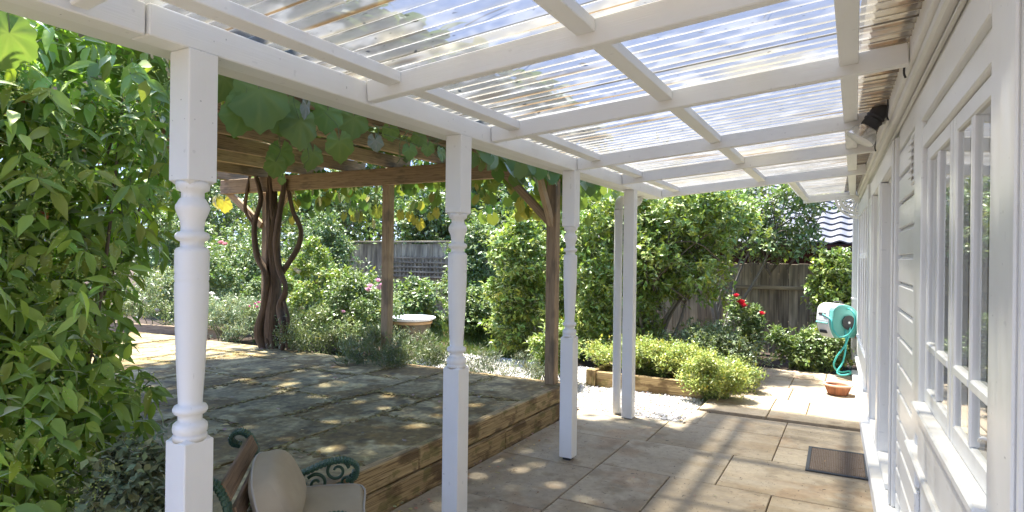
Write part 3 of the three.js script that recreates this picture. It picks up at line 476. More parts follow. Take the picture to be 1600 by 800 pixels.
// a plant seen between u0..u1 and v0..v1 of the photograph, standing at depth z on the ground y
function plant(name, label, category, o) {
  const um = (o.u0 + o.u1) / 2, a = onZ(o.u0, (o.v0 + o.v1) / 2, o.z), b = onZ(o.u1, (o.v0 + o.v1) / 2, o.z), top = onZ(um, o.v0, o.z).y, y0 = o.y ?? 0, cx = (a.x + b.x) / 2, rx = Math.abs(b.x - a.x) / 2, low = o.y1 ?? y0 + (o.clear ?? 0.05);
  const g = thing(name, label, category, V(cx, y0, o.z), o.group), rz = o.rz ?? Math.min(rx, 0.9);
  const lumps = lumpsIn(cx, low, top, o.z, rx, rz, o.lumps ?? 14, o.r0 ?? rx * 0.28, o.r1 ?? rx * 0.46, o.taper ?? 0.35);
  const st = [], woody = o.tree; let tr = [];
  const root = V(cx + (o.rootx ?? 0), y0 - 0.05, o.z);
  if (woody) { for (let i = 0; i < o.tree; i++) { const l = lumps[Math.floor(lumps.length * (0.35 + 0.6 * i / o.tree))], e = l.c, m = root.clone().lerp(e, 0.5).add(V(rr(-0.2, 0.2), 0.15, rr(-0.2, 0.2))), r = o.tr ?? 0.05; const s = root.clone().add(V(rr(-1, 1) * r * 2, 0, rr(-1, 1) * r * 2)); tr.push(tube([s, s.clone().lerp(m, 0.5).add(V(rr(-0.1, 0.1), 0.05, rr(-0.1, 0.1))), m, e], [r, r * 0.75, r * 0.5, r * 0.2], 7)); }
    for (const l of lumps) { const src = pick(lumps); st.push(tube([src.c.clone().lerp(root, 0.25), src.c.clone().lerp(l.c, 0.5).add(V(0, -0.05, 0)), l.c.clone().add(V(rr(-1, 1), rr(0, 1), rr(-1, 1)).multiplyScalar(l.r * 0.6))], [0.012, 0.008, 0.003], 5)); }
    part(g, 'trunk', tr, M.greybark); part(g, 'branch', st, M.twig);
  } else { for (const l of lumps) st.push(tube([root.clone().add(V(rr(-1, 1) * rx * 0.5, 0, rr(-1, 1) * rz * 0.4)), root.clone().lerp(l.c, 0.55).add(V(rr(-0.05, 0.05), 0.03, 0)), l.c.clone().add(V(0, l.r * 0.5, 0))], [0.007, 0.005, 0.002], 5)); part(g, 'stem', st, o.stemMat ?? M.stem); }
  part(g, woody ? 'crown' : 'foliage', foliage(lumps, o.n, { floor: y0, ...o }), o.mat ?? M.leaf, 'stuff');
  return g;
}
// a rose: cupped petals in three whorls
function roseGeo(size, c) {
  const A = new Leaves(); for (let w = 0; w < 3; w++) for (let k = 0; k < 5; k++) { const a = (k + w * 0.5) / 5 * 2 * Math.PI, out = [1, 0.7, 0.35][w], d = V(Math.cos(a) * out, [0.45, 0.75, 1][w], Math.sin(a) * out).normalize(); const kk = rr(0.8, 1.2); A.add(V(0, 0, 0), d, V(-Math.cos(a), 0.6, -Math.sin(a)), size * [0.62, 0.6, 0.5][w], size * [0.62, 0.55, 0.42][w], [c[0] * kk, c[1] * kk, c[2] * kk], 1, 0.55, -0.35); } return A.geo();
}
const petalMat = leafMat({ clearcoat: 0, transmission: 0.25 });
function blooms(g, name, list, size, col) { for (const p of list) part(g, name, roseGeo(size * rr(0.85, 1.2), col).rotateX(rr(-0.3, 0.6)).rotateY(rr(0, 6)).translate(p.x, p.y, p.z), petalMat); }
const fx = (list, z) => list.map(([u, v]) => onZ(u, v, z));

// greens (linear base colours)
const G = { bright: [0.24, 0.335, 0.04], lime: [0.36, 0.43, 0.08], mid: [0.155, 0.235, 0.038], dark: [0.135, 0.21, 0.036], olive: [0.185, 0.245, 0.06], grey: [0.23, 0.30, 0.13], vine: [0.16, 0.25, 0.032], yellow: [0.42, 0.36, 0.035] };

// ---------------------------------------------------------------- vine on the pergola
{
  const o = thing('grape_vine', 'gnarled grape vine with broad leaves covering the timber pergola', 'vine', V(-6.8, 0.25, -5.5));
  const z = -5.42, W = (pts) => pts.map(([u, v, dz = 0]) => onZ(u, v, z + dz)); const t = [];
  const trunk = (pts, r, s = 9, wob = 0.12) => t.push(tube(W(pts), r, s, wob));
  trunk([[424, 552], [424, 500, 0.03], [430, 440], [424, 380, 0.02], [428, 330], [424, 272]], [0.088, 0.08, 0.07, 0.06, 0.05, 0.042], 10, 0.16);
  trunk([[412, 545, 0.08], [404, 520, 0.12], [413, 480, 0.08], [416, 430, 0.1], [402, 400, 0.12], [398, 350, 0.1], [408, 310, 0.08], [398, 268, 0.1]], [0.05, 0.06, 0.05, 0.045, 0.04, 0.034, 0.03, 0.026]);
  trunk([[440, 545, 0.08], [444, 515, 0.13], [438, 480, 0.08], [446, 450, 0.1], [436, 420, 0.1], [432, 380, 0.12], [438, 330, 0.1], [446, 280, 0.06]], [0.04, 0.045, 0.05, 0.03, 0.04, 0.045, 0.035, 0.03]);
  trunk([[438, 430, 0.02], [452, 410, 0.05], [466, 385, 0.05], [470, 360, 0.04], [458, 330, 0.02], [452, 300], [448, 272]], [0.04, 0.034, 0.032, 0.03, 0.028, 0.026, 0.022]);
  trunk([[414, 420, -0.05], [400, 395, -0.08], [396, 350, -0.05], [384, 330], [386, 300, 0.05], [392, 268]], [0.035, 0.03, 0.028, 0.024, 0.022, 0.02]);
  trunk([[444, 470, 0.1], [450, 500, 0.1], [446, 530, 0.1], [450, 546, 0.08]], [0.02, 0.022, 0.022, 0.02]);
  for (let k = 0; k < 9; k++) { const a0 = k / 9 * 6.28, pts = []; for (let i = 0; i <= 7; i++) { const f = i / 7, c = onZ(424 + 3 * Math.sin(f * 9 + k), 548 - 270 * f, z), r = 0.08 - 0.042 * f, a = a0 + f * rr(0.6, 2.2); pts.push(c.add(V(Math.cos(a) * r, 0, Math.sin(a) * r))); } t.push(tube(pts, [0.026, 0.018, 0.022, 0.012], 7, 0.35)); }
  part(o, 'trunk', t, M.bark);
  // canes running over the rafters
  const canes = []; for (let i = 0; i < 34; i++) { let p = V(rr(-7.2, -2.3), 2.66, rr(-5.4, -1.8)), a = rr(0, 6.28); const pts = [p]; for (let k = 0; k < 5; k++) { a += rr(-0.6, 0.6); p = p.clone().add(V(Math.cos(a) * 0.4, rr(-0.05, 0.05), Math.sin(a) * 0.4)); p.x = clamp(p.x, -7.5, -2.2); p.z = clamp(p.z, -5.9, -1.4); p.y = clamp(p.y, 2.64, 2.8); pts.push(p); } canes.push(tube(pts, [0.012, 0.008, 0.005], 5)); }
  part(o, 'cane', canes, M.twig);
  // roof of leaves
  const A = new Leaves(), gap = (x, zz) => fbm(x * 0.11 + 3, zz * 0.11 + 3, 8, 8, 401, 3);
  for (let i = 0; i < 11500; i++) { const x = rr(-7.5, -2.13), zz = rr(-5.75, -1.5); if (R() < 0.45 * sst(0.56, 0.74, gap(x, zz)) || zz < -5.75 + 0.9 * sst(-6.3, -7.4, x) + 0.3 * (gap(x * 4, 2) - 0.5) || x < -7.35 + 0.6 * (gap(zz * 4, 5) - 0.5) || (x < -2.7 && zz > -1.75 + 0.4 * (gap(x * 4, 3) - 0.5))) continue; const d = V(rr(-1, 1), rr(-0.5, 0.25), rr(-1, 1)).normalize(), sz = rr(0.09, 0.165); A.add(V(x, rr(2.60, 2.84) + 0.12 * gap(zz, x), zz), d, V(rr(-0.5, 0.5), 1, rr(-0.5, 0.5)).normalize(), sz, sz, tint(R() < 0.05 ? [0.30, 0.28, 0.03] : G.vine, 0.25, 0.15), 4, 0.15, 0.25); }
  // leaves hanging at the back over the beam, and along the front edge by the gutter
  for (let i = 0; i < 520; i++) { const x = rr(-7.2, -2.3), y = 2.55 - 0.62 * R() * R() * (0.5 + gap(x * 3, 1)), zz = rr(-5.95, -5.55); const d = V(rr(-0.5, 0.5), -1, rr(-0.5, 0.5)).normalize(), sz = rr(0.09, 0.16); A.add(V(x, y, zz), d, V(rr(-0.6, 0.6), 0.2, 1).normalize(), sz, sz, tint(R() < 0.28 ? [0.30, 0.29, 0.03] : G.vine, 0.25, 0.2), 4, 0.15, 0.2); }
  for (let i = 0; i < 560; i++) { const zz = rr(-6.3, -0.3), x = rr(-2.75, -2.12), y = zz < -3.6 ? rr(2.2, 2.7) : rr(2.48, 2.75); const d = V(rr(-0.3, 0.7), -0.8, rr(-0.5, 0.5)).normalize(), sz = rr(0.10, 0.17); A.add(V(x, y, zz), d, V(0.8, rr(0.1, 0.8), rr(-0.4, 0.8)).normalize(), sz, sz, tint(G.vine, 0.25, 0.15), 4, 0.15, 0.25); }
  part(o, 'foliage', A.geo(), M.leafVine, 'stuff');
  // the leaves one can pick out one by one: [u, v of the leaf's middle, size in pixels, x plane, tone, turn]
  const big = [[405, 152, 100, -2.28, 1, 0.1], [376, 178, 70, -2.36, 0.75, -0.3], [432, 182, 62, -2.34, 1, 0.35], [468, 196, 72, -2.26, 1.15, 0.1], [452, 170, 60, -2.42, 0.6, 0.5], [478, 168, 36, -2.22, 1.9, -0.2], [512, 180, 56, -2.30, 0.8, 0.0], [552, 190, 56, -2.30, 0.85, -0.2], [500, 160, 50, -2.45, 0.8, 0.7], [530, 226, 52, -2.20, 1.25, 0.05], [586, 222, 32, -2.24, 2.2, 0.15], [438, 242, 50, -2.55, 1.2, 0.0], [430, 258, 40, -2.50, 1.5, -0.2], [489, 243, 44, -2.45, 0.9, 0.1], [440, 280, 18, -2.50, 1.5, 0], [14, 62, 74, -2.2, 0.8, -0.2], [-5, 25, 60, -2.3, 0.7, 0.4], [95, 85, 70, -2.5, 0.7, 0.3], [130, 95, 60, -2.6, 0.6, -0.3], [200, 90, 70, -2.5, 0.6, 0.2], [235, 112, 56, -2.5, 0.7, 0], [250, 135, 50, -2.6, 0.7, 0.4], [350, 130, 60, -2.5, 0.7, -0.5], [640, 235, 30, -2.3, 1, 0.3], [668, 232, 26, -2.3, 1.1, -0.2], [690, 240, 28, -2.3, 0.9, 0.2], [655, 215, 30, -2.4, 0.8, 0], [610, 205, 34, -2.5, 0.8, 0.3]];
  const stalks = [];
  const hangLeaf = (p, sz, tone, turn, nrm) => { const B = new Leaves(); const dn = V(Math.sin(turn), -1, 0.2 * turn).normalize(); B.add(p.clone().addScaledVector(dn, -sz * 0.42), dn, nrm, sz, sz * 0.95, tone, 2, rr(0.1, 0.5), rr(0.1, 0.6)); const g = B.geo(); g.computeVertexNormals(); part(o, 'leaf', g, M.leafVine); const b0 = p.clone().addScaledVector(dn, -sz * 0.14); stalks.push(tube([b0, b0.clone().addScaledVector(dn, -sz * 0.4).add(V(rr(-0.02, 0.02), 0.02, rr(-0.02, 0.02))), b0.clone().add(V(rr(-0.06, 0), 0.9 * sz, rr(-0.06, 0.06)))], [0.0022, 0.002], 5)); };

  for (const [u, v, s, x, k, tn] of big) { const p = onX(u, v, x), sz = s / FPX * p.distanceTo(eye) * 0.86, c = tint(G.vine, 0.08, 0.05); const tone = k > 1.8 ? [0.24, 0.25, 0.13] : c.map((q) => q * (0.92 + 0.08 * k)); hangLeaf(p, sz, tone, tn, V(rr(0.3, 0.9), rr(0.1, 0.8), rr(-0.1, 0.8)).normalize()); }
  for (const [u, v, s, yl] of [[350, 318, 24, 1], [335, 316, 20, 1], [340, 312, 18, 0.7], [400, 345, 16, 1], [562, 338, 20, 0.5], [625, 335, 18, 1], [640, 338, 16, 1], [655, 350, 20, 1], [648, 344, 16, 0.8], [681, 332, 18, 1], [672, 338, 14, 0.6], [590, 330, 22, 0.4], [600, 352, 14, 0.3], [790, 258, 24, 0.1], [770, 290, 22, 0.2], [812, 318, 26, 0.8], [822, 330, 26, 0.9], [838, 335, 20, 0.6], [800, 285, 24, 0.2], [745, 282, 26, 0.2], [750, 260, 26, 0.1], [760, 310, 18, 0.3], [850, 275, 26, 0.15], [870, 290, 24, 0.1], [845, 250, 26, 0.1], [875, 262, 24, 0.2], [890, 312, 16, 0.8]]) {
    const p = onZ(u, v, rr(-5.75, -5.5)), sz = s / FPX * p.distanceTo(eye); hangLeaf(p, sz, mixc(G.vine, G.yellow, yl), rr(-0.5, 0.5), V(rr(-0.4, 0.4), 0.2, 1).normalize()); }
  part(o, 'leaf_stalk', stalks, M.stem, 'stuff');
  // tendrils
  const tn = []; for (const [u0, v0, u1, v1] of [[560, 200, 700, 215], [600, 210, 690, 250], [640, 200, 620, 255], [478, 222, 476, 262], [660, 225, 700, 205], [40, 75, 130, 40]]) { const a = onX(u0, v0, -2.35), b = onX(u1, v1, -2.4); tn.push(tube([a, a.clone().lerp(b, 0.4).add(V(0, rr(-0.05, 0.05), rr(-0.05, 0.05))), a.clone().lerp(b, 0.75).add(V(0, rr(-0.04, 0.04), 0)), b], [0.003, 0.002], 5)); }
  for (const g of tn) part(o, 'tendril', g, M.stem);
}

// ---------------------------------------------------------------- climbing shrub beside the near post
{
  const base = V(-2.9, -0.05, -1.0);
  const o = thing('climbing_shrub', 'tall leafy green climbing shrub with small greenish flower clusters by the post', 'shrub', base);
  // right-hand outline of the plant in the photograph, then lumps filling it
  const edge = [[40, 215], [120, 268], [200, 278], [260, 275], [330, 262], [400, 215], [440, 185], [480, 195], [520, 178], [560, 192], [600, 228], [640, 238], [690, 222], [730, 185], [800, 160]];
  const right = (v) => { for (let i = 0; i + 1 < edge.length; i++) if (v <= edge[i + 1][0]) { const t = clamp((v - edge[i][0]) / (edge[i + 1][0] - edge[i][0])); return edge[i][1] + (edge[i + 1][1] - edge[i][1]) * t; } return 100; };
  const lumps = [];
  for (let v = 70; v < 860; v += 42) for (let u = -420; u < right(v) - 28; u += 55) { const e = right(v) - u, dist = 2.75 + 0.35 * sst(120, 20, e) + rr(-0.1, 0.2); lumps.push({ c: atD(u + rr(-14, 14), v + rr(-12, 12), dist), r: rr(0.13, 0.2) }); }
  for (let v = 60; v < 860; v += 120) for (let u = -300; u < right(v) - 70; u += 120) lumps.push({ c: atD(u, v, 3.15), r: 0.16 });
  const st = []; for (let i = 0; i < 46; i++) { const l = pick(lumps); st.push(tube([base.clone().add(V(rr(-0.2, 0.2), 0, rr(-0.2, 0.2))), base.clone().lerp(l.c, 0.5).add(V(rr(-0.2, 0.2), 0.1, rr(-0.2, 0.2))), l.c], [0.014, 0.008, 0.004], 6)); }
  part(o, 'stem', st, M.twig);
  const lc = [0.25, 0.415, 0.034];
  part(o, 'foliage', foliage(lumps, 20000, { per: 5, L: 0.086, W: 0.031, col: lc, shape: 1, fold: 0.3, droop: 0.28, hang: -0.45, spread: 0.07, young: 0.18, low: -1 }), M.leafGlossy, 'stuff');
  // single leaves on the face towards the path
  const shapes = []; for (let k = 0; k < 5; k++) { const B = new Leaves(); B.add(V(0, 0, 0), V(0, -1, 0), V(0, 0, 1), 0.098, 0.035 + 0.003 * (k % 3), [1, 1, 1], 1, 0.25 + 0.09 * k, 0.10 + 0.16 * k); shapes.push(B.geo()); }
  const tones = [[0.265, 0.44, 0.036], [0.215, 0.38, 0.03], [0.37, 0.52, 0.05], [0.16, 0.29, 0.028], [0.33, 0.40, 0.04]].map((c) => leafMat({ color: C(...c), vertexColors: false, clearcoat: 1, clearcoatRoughness: 0.27, transmission: 0.48 }));
  const toEye = V(), up = V(), q = new THREE.Matrix4();
  const stems2 = [];
  for (let i = 0, n = 0; n < 300 && i < 5000; i++) {
    const v = rr(95, 800), u = rr(-10, right(v) + 8), dist = 2.50 + 0.28 * sst(60, -5, right(v) - u) + rr(0, 0.2), p = atD(u, v, dist), fan = R() < 0.5 ? 3 : 2, side = rr(-1, 1);
    for (let k = 0; k < fan && n < 300; k++, n++) {
      toEye.copy(eye).sub(p).normalize(); const dn = V(-toEye.z, 0, toEye.x).multiplyScalar(side + (k - fan / 2 + 0.5) * 1.1).add(V(0, -rr(0.35, 1.0), 0)).addScaledVector(toEye, rr(-0.1, 0.5)).normalize();
      const nn = toEye.clone().multiplyScalar(0.8).add(V(rr(-0.5, 0.5), rr(0.3, 1.0), rr(-0.5, 0.5))).normalize(), y = dn.clone().negate(), x = y.clone().cross(nn).normalize(), zz = x.clone().cross(y).normalize();
      const m = new THREE.Mesh(pick(shapes), pick(tones)); m.name = 'leaf'; q.makeBasis(x, y, zz); m.quaternion.setFromRotationMatrix(q); m.scale.set(rr(0.7, 1.25), rr(0.6, 1.3), 1); m.position.copy(p).sub(base); o.add(m);
    }
    stems2.push(tube([p.clone().addScaledVector(toEye, -0.12).add(V(rr(-0.06, 0.06), rr(-0.03, 0.06), 0)), p.clone().addScaledVector(toEye, -0.05).add(V(0, 0.012, 0)), p], [0.003, 0.0022, 0.0015], 5));
  }
  part(o, 'leaf_stalk', stems2, M.stem, 'stuff');
  // greenish flower clusters
  const fl = new Leaves(); for (let i = 0; i < 130; i++) { const v = rr(100, 780), u = rr(0, right(v)), p = atD(u, v, rr(2.48, 2.62)); for (let k = 0; k < 16; k++) fl.add(p.clone().add(V(rr(-0.03, 0.03), rr(-0.045, 0.03), rr(-0.03, 0.03))), rdir(), rdir(), rr(0.008, 0.014), 0.005, tint([0.36, 0.44, 0.10], 0.25, 0.1), 0, 0.3, 0); }
  part(o, 'flowers', fl.geo(), M.leafDull, 'stuff');
  for (const [u, v] of [[62, 330], [75, 336], [150, 168], [35, 160], [8, 222], [78, 318]]) { const dry = new Leaves(); dry.add(atD(u, v, 2.62), rdir(), rdir(), 0.03, 0.02, [0.55, 0.13, 0.03], 1, 0.3, 0.2); part(o, 'dead_leaf', dry.geo(), M.leafDull); }
}
// variegated small-leaved shrub at its foot
{
  const base = V(-2.55, 0, -1.55), o = thing('ground_shrub', 'low grey-green small-leaved shrub at the foot of the climbing shrub', 'shrub', base), lumps = [];
  for (let i = 0; i < 26; i++) lumps.push({ c: atD(rr(185, 245), rr(730, 850), rr(2.55, 2.75)), r: rr(0.07, 0.10) });
  const st = lumps.map((l) => tube([base.clone().add(V(rr(-0.1, 0.1), 0, rr(-0.1, 0.1))), base.clone().lerp(l.c, 0.6).add(V(0, 0.04, 0)), l.c], [0.005, 0.003], 5)); part(o, 'stem', st, M.stem);
  part(o, 'foliage', foliage(lumps, 4500, { per: 5, L: 0.034, W: 0.020, col: [0.17, 0.215, 0.10], shape: 0, fold: 0.3, droop: 0.2, spread: 0.035, young: 0.2, low: -0.6, floor: 0 }), M.leafDull, 'stuff');
}
{ const base = V(-1.93, 0, -1.45), o = thing('seedling', 'small lime green sprig growing up beside the garden chair', 'plant', base), A = new Leaves(), st = [];
  for (const [u, v] of [[385, 785], [376, 795], [410, 796], [355, 800], [400, 770]]) { const p = onZ(u, v + 6, -1.5); st.push(tube([base, base.clone().lerp(p, 0.6).add(V(0.01, 0.03, 0)), p], [0.004, 0.002], 5)); for (let k = 0; k < 7; k++) A.add(p.clone().add(V(rr(-0.01, 0.01), rr(-0.03, 0.01), rr(-0.01, 0.01))), V(rr(-1, 1), rr(-0.2, 0.6), rr(-1, 1)).normalize(), V(rr(-0.3, 0.3), 1, rr(-0.3, 0.3)).normalize(), 0.026, 0.018, tint([0.24, 0.36, 0.03], 0.15), 1, 0.2, 0.2); }
  part(o, 'stem', st, M.stem); part(o, 'foliage', A.geo(), M.leaf, 'stuff'); }

// ---------------------------------------------------------------- garden plants
const bed = 'flowering plants in the beds behind the raised patio', wood = 'trees standing beyond the paling fence';
{
  const y = 0.17;
  let p;
  p = plant('daisy_bush', 'grey-green bush dotted with white flowers in the bed by the sunlit patio', 'bush', { u0: 200, u1: 345, v0: 415, v1: 535, z: -6.35, y, n: 9000, per: 5, L: 0.06, W: 0.018, col: G.olive, lumps: 22, rise: 0.5, group: bed, r0: 0.12, r1: 0.24 });
  blooms(p, 'flower', fx([[252, 453], [227, 474], [245, 488], [330, 462], [336, 470], [322, 458], [250, 440], [212, 500]], -6.0), 0.10, [0.75, 0.75, 0.70]);
  p = plant('rose_bush', 'upright rose bush with one pink bloom between the near post and vine trunk', 'rose bush', { u0: 318, u1: 412, v0: 388, v1: 535, z: -6.7, y, n: 7000, per: 6, L: 0.055, W: 0.034, col: G.mid, lumps: 20, rise: 0.6, group: bed, r0: 0.11, r1: 0.2 });
  blooms(p, 'bloom', fx([[345, 382], [352, 384]], -6.5), 0.10, [0.72, 0.30, 0.38]);
  p = plant('rose_bush', 'tall leggy rose bush with a white bloom just behind the vine trunk', 'rose bush', { u0: 440, u1: 535, v0: 372, v1: 530, z: -6.6, y, n: 8000, per: 6, L: 0.055, W: 0.034, col: G.bright, lumps: 22, rise: 0.7, group: bed, r0: 0.08, r1: 0.19, taper: 0.8 });
  blooms(p, 'bloom', fx([[461, 424], [467, 428]], -6.3), 0.11, [0.74, 0.66, 0.70]); blooms(p, 'bloom', fx([[466, 442], [492, 443]], -6.4), 0.06, [0.6, 0.04, 0.12]);
  p = plant('rose_bush', 'spreading rose bush with pink blooms beside the slim pergola post', 'rose bush', { u0: 500, u1: 612, v0: 432, v1: 540, z: -6.3, y, n: 8000, per: 6, L: 0.05, W: 0.03, col: G.mid, lumps: 22, rise: 0.6, group: bed, r0: 0.1, r1: 0.2, taper: 0.7 });
  blooms(p, 'bloom', fx([[590, 441], [596, 448], [593, 453], [575, 456], [535, 490], [578, 450]], -6.0), 0.09, [0.74, 0.44, 0.58]);
  p = plant('pink_flower_clump', 'low clump of tiny magenta flowers beside the foot of the vine trunk', 'flowers', { u0: 380, u1: 420, v0: 470, v1: 535, z: -6.1, y, n: 1500, per: 5, L: 0.04, W: 0.015, col: G.olive, lumps: 8, rise: 0.6, group: bed, r0: 0.08, r1: 0.14 });
  blooms(p, 'flower', fx([[398, 476], [404, 474], [410, 477], [390, 480], [402, 481]], -5.9), 0.045, [0.62, 0.16, 0.36]);
  plant('herb_clump', 'feathery grey-green herb clump along the sunlit back edge of the patio', 'plant', { u0: 325, u1: 408, v0: 462, v1: 540, z: -5.95, y, n: 6500, per: 6, L: 0.055, W: 0.010, col: G.grey, lumps: 18, rise: 0.8, hang: 0.3, group: bed, r0: 0.1, r1: 0.17 });
  plant('herb_clump', 'bushy green herb clump edging the patio between vine trunk and slim post', 'plant', { u0: 440, u1: 560, v0: 478, v1: 558, z: -5.8, y, n: 9000, per: 6, L: 0.05, W: 0.014, col: G.olive, lumps: 22, rise: 0.7, hang: 0.2, group: bed, r0: 0.1, r1: 0.17 });
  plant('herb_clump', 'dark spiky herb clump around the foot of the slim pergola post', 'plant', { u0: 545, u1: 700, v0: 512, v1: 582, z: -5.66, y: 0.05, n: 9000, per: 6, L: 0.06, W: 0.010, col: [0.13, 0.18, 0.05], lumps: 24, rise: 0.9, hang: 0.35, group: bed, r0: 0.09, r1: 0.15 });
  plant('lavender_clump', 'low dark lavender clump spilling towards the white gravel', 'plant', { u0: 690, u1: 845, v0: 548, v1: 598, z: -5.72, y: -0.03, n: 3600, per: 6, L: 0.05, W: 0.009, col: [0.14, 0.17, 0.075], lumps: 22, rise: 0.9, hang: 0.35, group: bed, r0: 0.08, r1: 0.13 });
  plant('round_bush', 'rounded light green bush behind the ceramic planter', 'bush', { u0: 612, u1: 692, v0: 436, v1: 520, z: -8.4, y, n: 6500, per: 6, L: 0.075, W: 0.045, col: G.mid, lumps: 16, group: bed });
  plant('leafy_bush', 'dense bush under the trees between the vine trunk and the fence', 'bush', { u0: 300, u1: 470, v0: 350, v1: 520, z: -8.6, y, n: 12000, per: 6, L: 0.08, W: 0.045, col: G.mid, lumps: 24, group: bed });
  plant('leafy_bush', 'leafy shrub beside the lattice at the foot of the fence', 'bush', { u0: 690, u1: 780, v0: 440, v1: 540, z: -9.2, y: 0.05, n: 7000, per: 6, L: 0.07, W: 0.04, col: G.mid, lumps: 18, group: bed });
  plant('leafy_bush', 'leafy bush low against the fence behind the spreading rose bush', 'bush', { u0: 500, u1: 620, v0: 420, v1: 525, z: -8.8, y, n: 8000, per: 6, L: 0.08, W: 0.04, col: G.mid, lumps: 18, group: bed });
  plant('small_tree', 'multi-stemmed small tree with grey stems before the fence', 'tree', { u0: 395, u1: 590, v0: 268, v1: 350, z: -9.6, y, y1: 2.05, n: 9000, per: 6, L: 0.09, W: 0.05, col: G.mid, lumps: 22, tree: 7, tr: 0.055, r0: 0.25, r1: 0.45 });
  plant('garden_tree', 'dense evergreen tree behind the white-flowered bush', 'tree', { u0: 150, u1: 420, v0: 240, v1: 480, z: -10.2, y, y1: 0.6, n: 20000, per: 6, L: 0.10, W: 0.055, col: G.mid, lumps: 34, tree: 4, tr: 0.08, r0: 0.35, r1: 0.6 });
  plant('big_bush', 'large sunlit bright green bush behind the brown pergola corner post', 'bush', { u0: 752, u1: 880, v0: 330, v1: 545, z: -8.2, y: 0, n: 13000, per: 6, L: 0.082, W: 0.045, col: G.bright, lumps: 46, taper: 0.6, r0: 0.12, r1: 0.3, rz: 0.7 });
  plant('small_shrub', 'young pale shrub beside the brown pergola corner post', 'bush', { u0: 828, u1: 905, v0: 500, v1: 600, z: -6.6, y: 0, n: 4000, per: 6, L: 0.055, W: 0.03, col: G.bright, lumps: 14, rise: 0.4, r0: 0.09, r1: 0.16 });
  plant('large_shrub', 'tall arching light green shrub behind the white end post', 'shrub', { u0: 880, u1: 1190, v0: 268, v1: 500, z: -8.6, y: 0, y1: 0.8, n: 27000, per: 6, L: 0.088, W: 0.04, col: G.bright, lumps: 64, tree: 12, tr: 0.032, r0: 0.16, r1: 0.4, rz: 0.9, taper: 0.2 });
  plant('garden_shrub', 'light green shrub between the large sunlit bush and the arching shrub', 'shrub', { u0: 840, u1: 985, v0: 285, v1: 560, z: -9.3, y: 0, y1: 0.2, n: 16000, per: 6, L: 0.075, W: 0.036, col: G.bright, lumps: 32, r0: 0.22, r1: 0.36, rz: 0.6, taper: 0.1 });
  plant('garden_shrub', 'leafy mid green shrub before the fence beside the multi-stemmed tree', 'shrub', { u0: 440, u1: 560, v0: 330, v1: 520, z: -8.0, y, y1: 0.3, n: 9000, per: 6, L: 0.075, W: 0.036, col: G.mid, lumps: 24, r0: 0.18, r1: 0.32, rz: 0.5, taper: 0.4 });
  plant('garden_shrub', 'mid green shrub against the tall fence beyond the planter', 'shrub', { u0: 690, u1: 800, v0: 345, v1: 520, z: -9.8, y: 0.05, y1: 0.2, n: 11000, per: 6, L: 0.08, W: 0.04, col: G.mid, lumps: 26, r0: 0.2, r1: 0.34, rz: 0.5, taper: 0.5 });
  plant('garden_shrub', 'tall loose shrub directly behind the white-flowered bush', 'shrub', { u0: 215, u1: 345, v0: 320, v1: 520, z: -7.6, y, y1: 0.3, n: 11000, per: 6, L: 0.075, W: 0.036, col: G.mid, lumps: 26, r0: 0.18, r1: 0.34, rz: 0.5, taper: 0.4 });
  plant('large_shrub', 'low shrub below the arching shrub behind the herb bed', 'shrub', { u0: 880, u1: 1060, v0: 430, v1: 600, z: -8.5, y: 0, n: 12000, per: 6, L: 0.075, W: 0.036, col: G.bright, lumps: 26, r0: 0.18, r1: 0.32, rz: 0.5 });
  plant('overhanging_tree', 'small-leaved tree arching over the fence in front of the tiled roof', 'tree', { u0: 1085, u1: 1325, v0: 268, v1: 410, z: -10.4, y: 0, y1: 1.45, n: 7500, per: 5, L: 0.085, W: 0.042, col: [0.165, 0.245, 0.04], lumps: 44, tree: 7, tr: 0.035, r0: 0.14, r1: 0.3, rz: 0.7, rootx: -0.7, taper: 0.2 });
  plant('climber', 'ivy-like green climber against the fence beside the hose reel', 'shrub', { u0: 1268, u1: 1345, v0: 385, v1: 580, z: -9.9, y: 0, n: 12000, per: 6, L: 0.07, W: 0.042, col: G.bright, lumps: 30, r0: 0.14, r1: 0.26, rz: 0.4, taper: 0.1 });
  p = plant('rose_bush', 'thin rose bush with deep red blooms before the paling fence', 'rose bush', { u0: 1125, u1: 1205, v0: 462, v1: 545, z: -9.5, y: 0, n: 2600, per: 5, L: 0.06, W: 0.035, col: G.mid, lumps: 14, r0: 0.1, r1: 0.16, rise: 0.5 });
  blooms(p, 'bloom', fx([[1150, 465], [1158, 476], [1161, 481], [1190, 493]], -9.3), 0.12, [0.62, 0.012, 0.04]);
  plant('sprawling_shrub', 'low dull green sprawling shrub behind the lime herbs', 'shrub', { u0: 1020, u1: 1205, v0: 506, v1: 610, z: -7.9, y: 0, n: 14000, per: 6, L: 0.05, W: 0.022, col: [0.14, 0.20, 0.05], lumps: 34, r0: 0.12, r1: 0.22, rz: 0.6, taper: 0.5 });
  plant('herb_mound', 'soft lime green herb mound filling the sleeper bed beside the end post', 'herb', { u0: 915, u1: 1120, v0: 532, v1: 612, z: -7.15, y: 0.1, n: 19000, per: 6, L: 0.038, W: 0.017, col: G.lime, lumps: 64, rise: 0.9, hang: 0.25, r0: 0.05, r1: 0.14, rz: 0.42, taper: 0.3 });
  plant('herb_mound', 'trailing lime herb spilling over the sleeper corner onto the stone path', 'herb', { u0: 1055, u1: 1175, v0: 555, v1: 632, z: -6.75, y: 0.0, n: 12000, per: 6, L: 0.036, W: 0.017, col: G.lime, lumps: 50, rise: 0.8, hang: 0.15, r0: 0.04, r1: 0.12, rz: 0.35, taper: 0.6 });
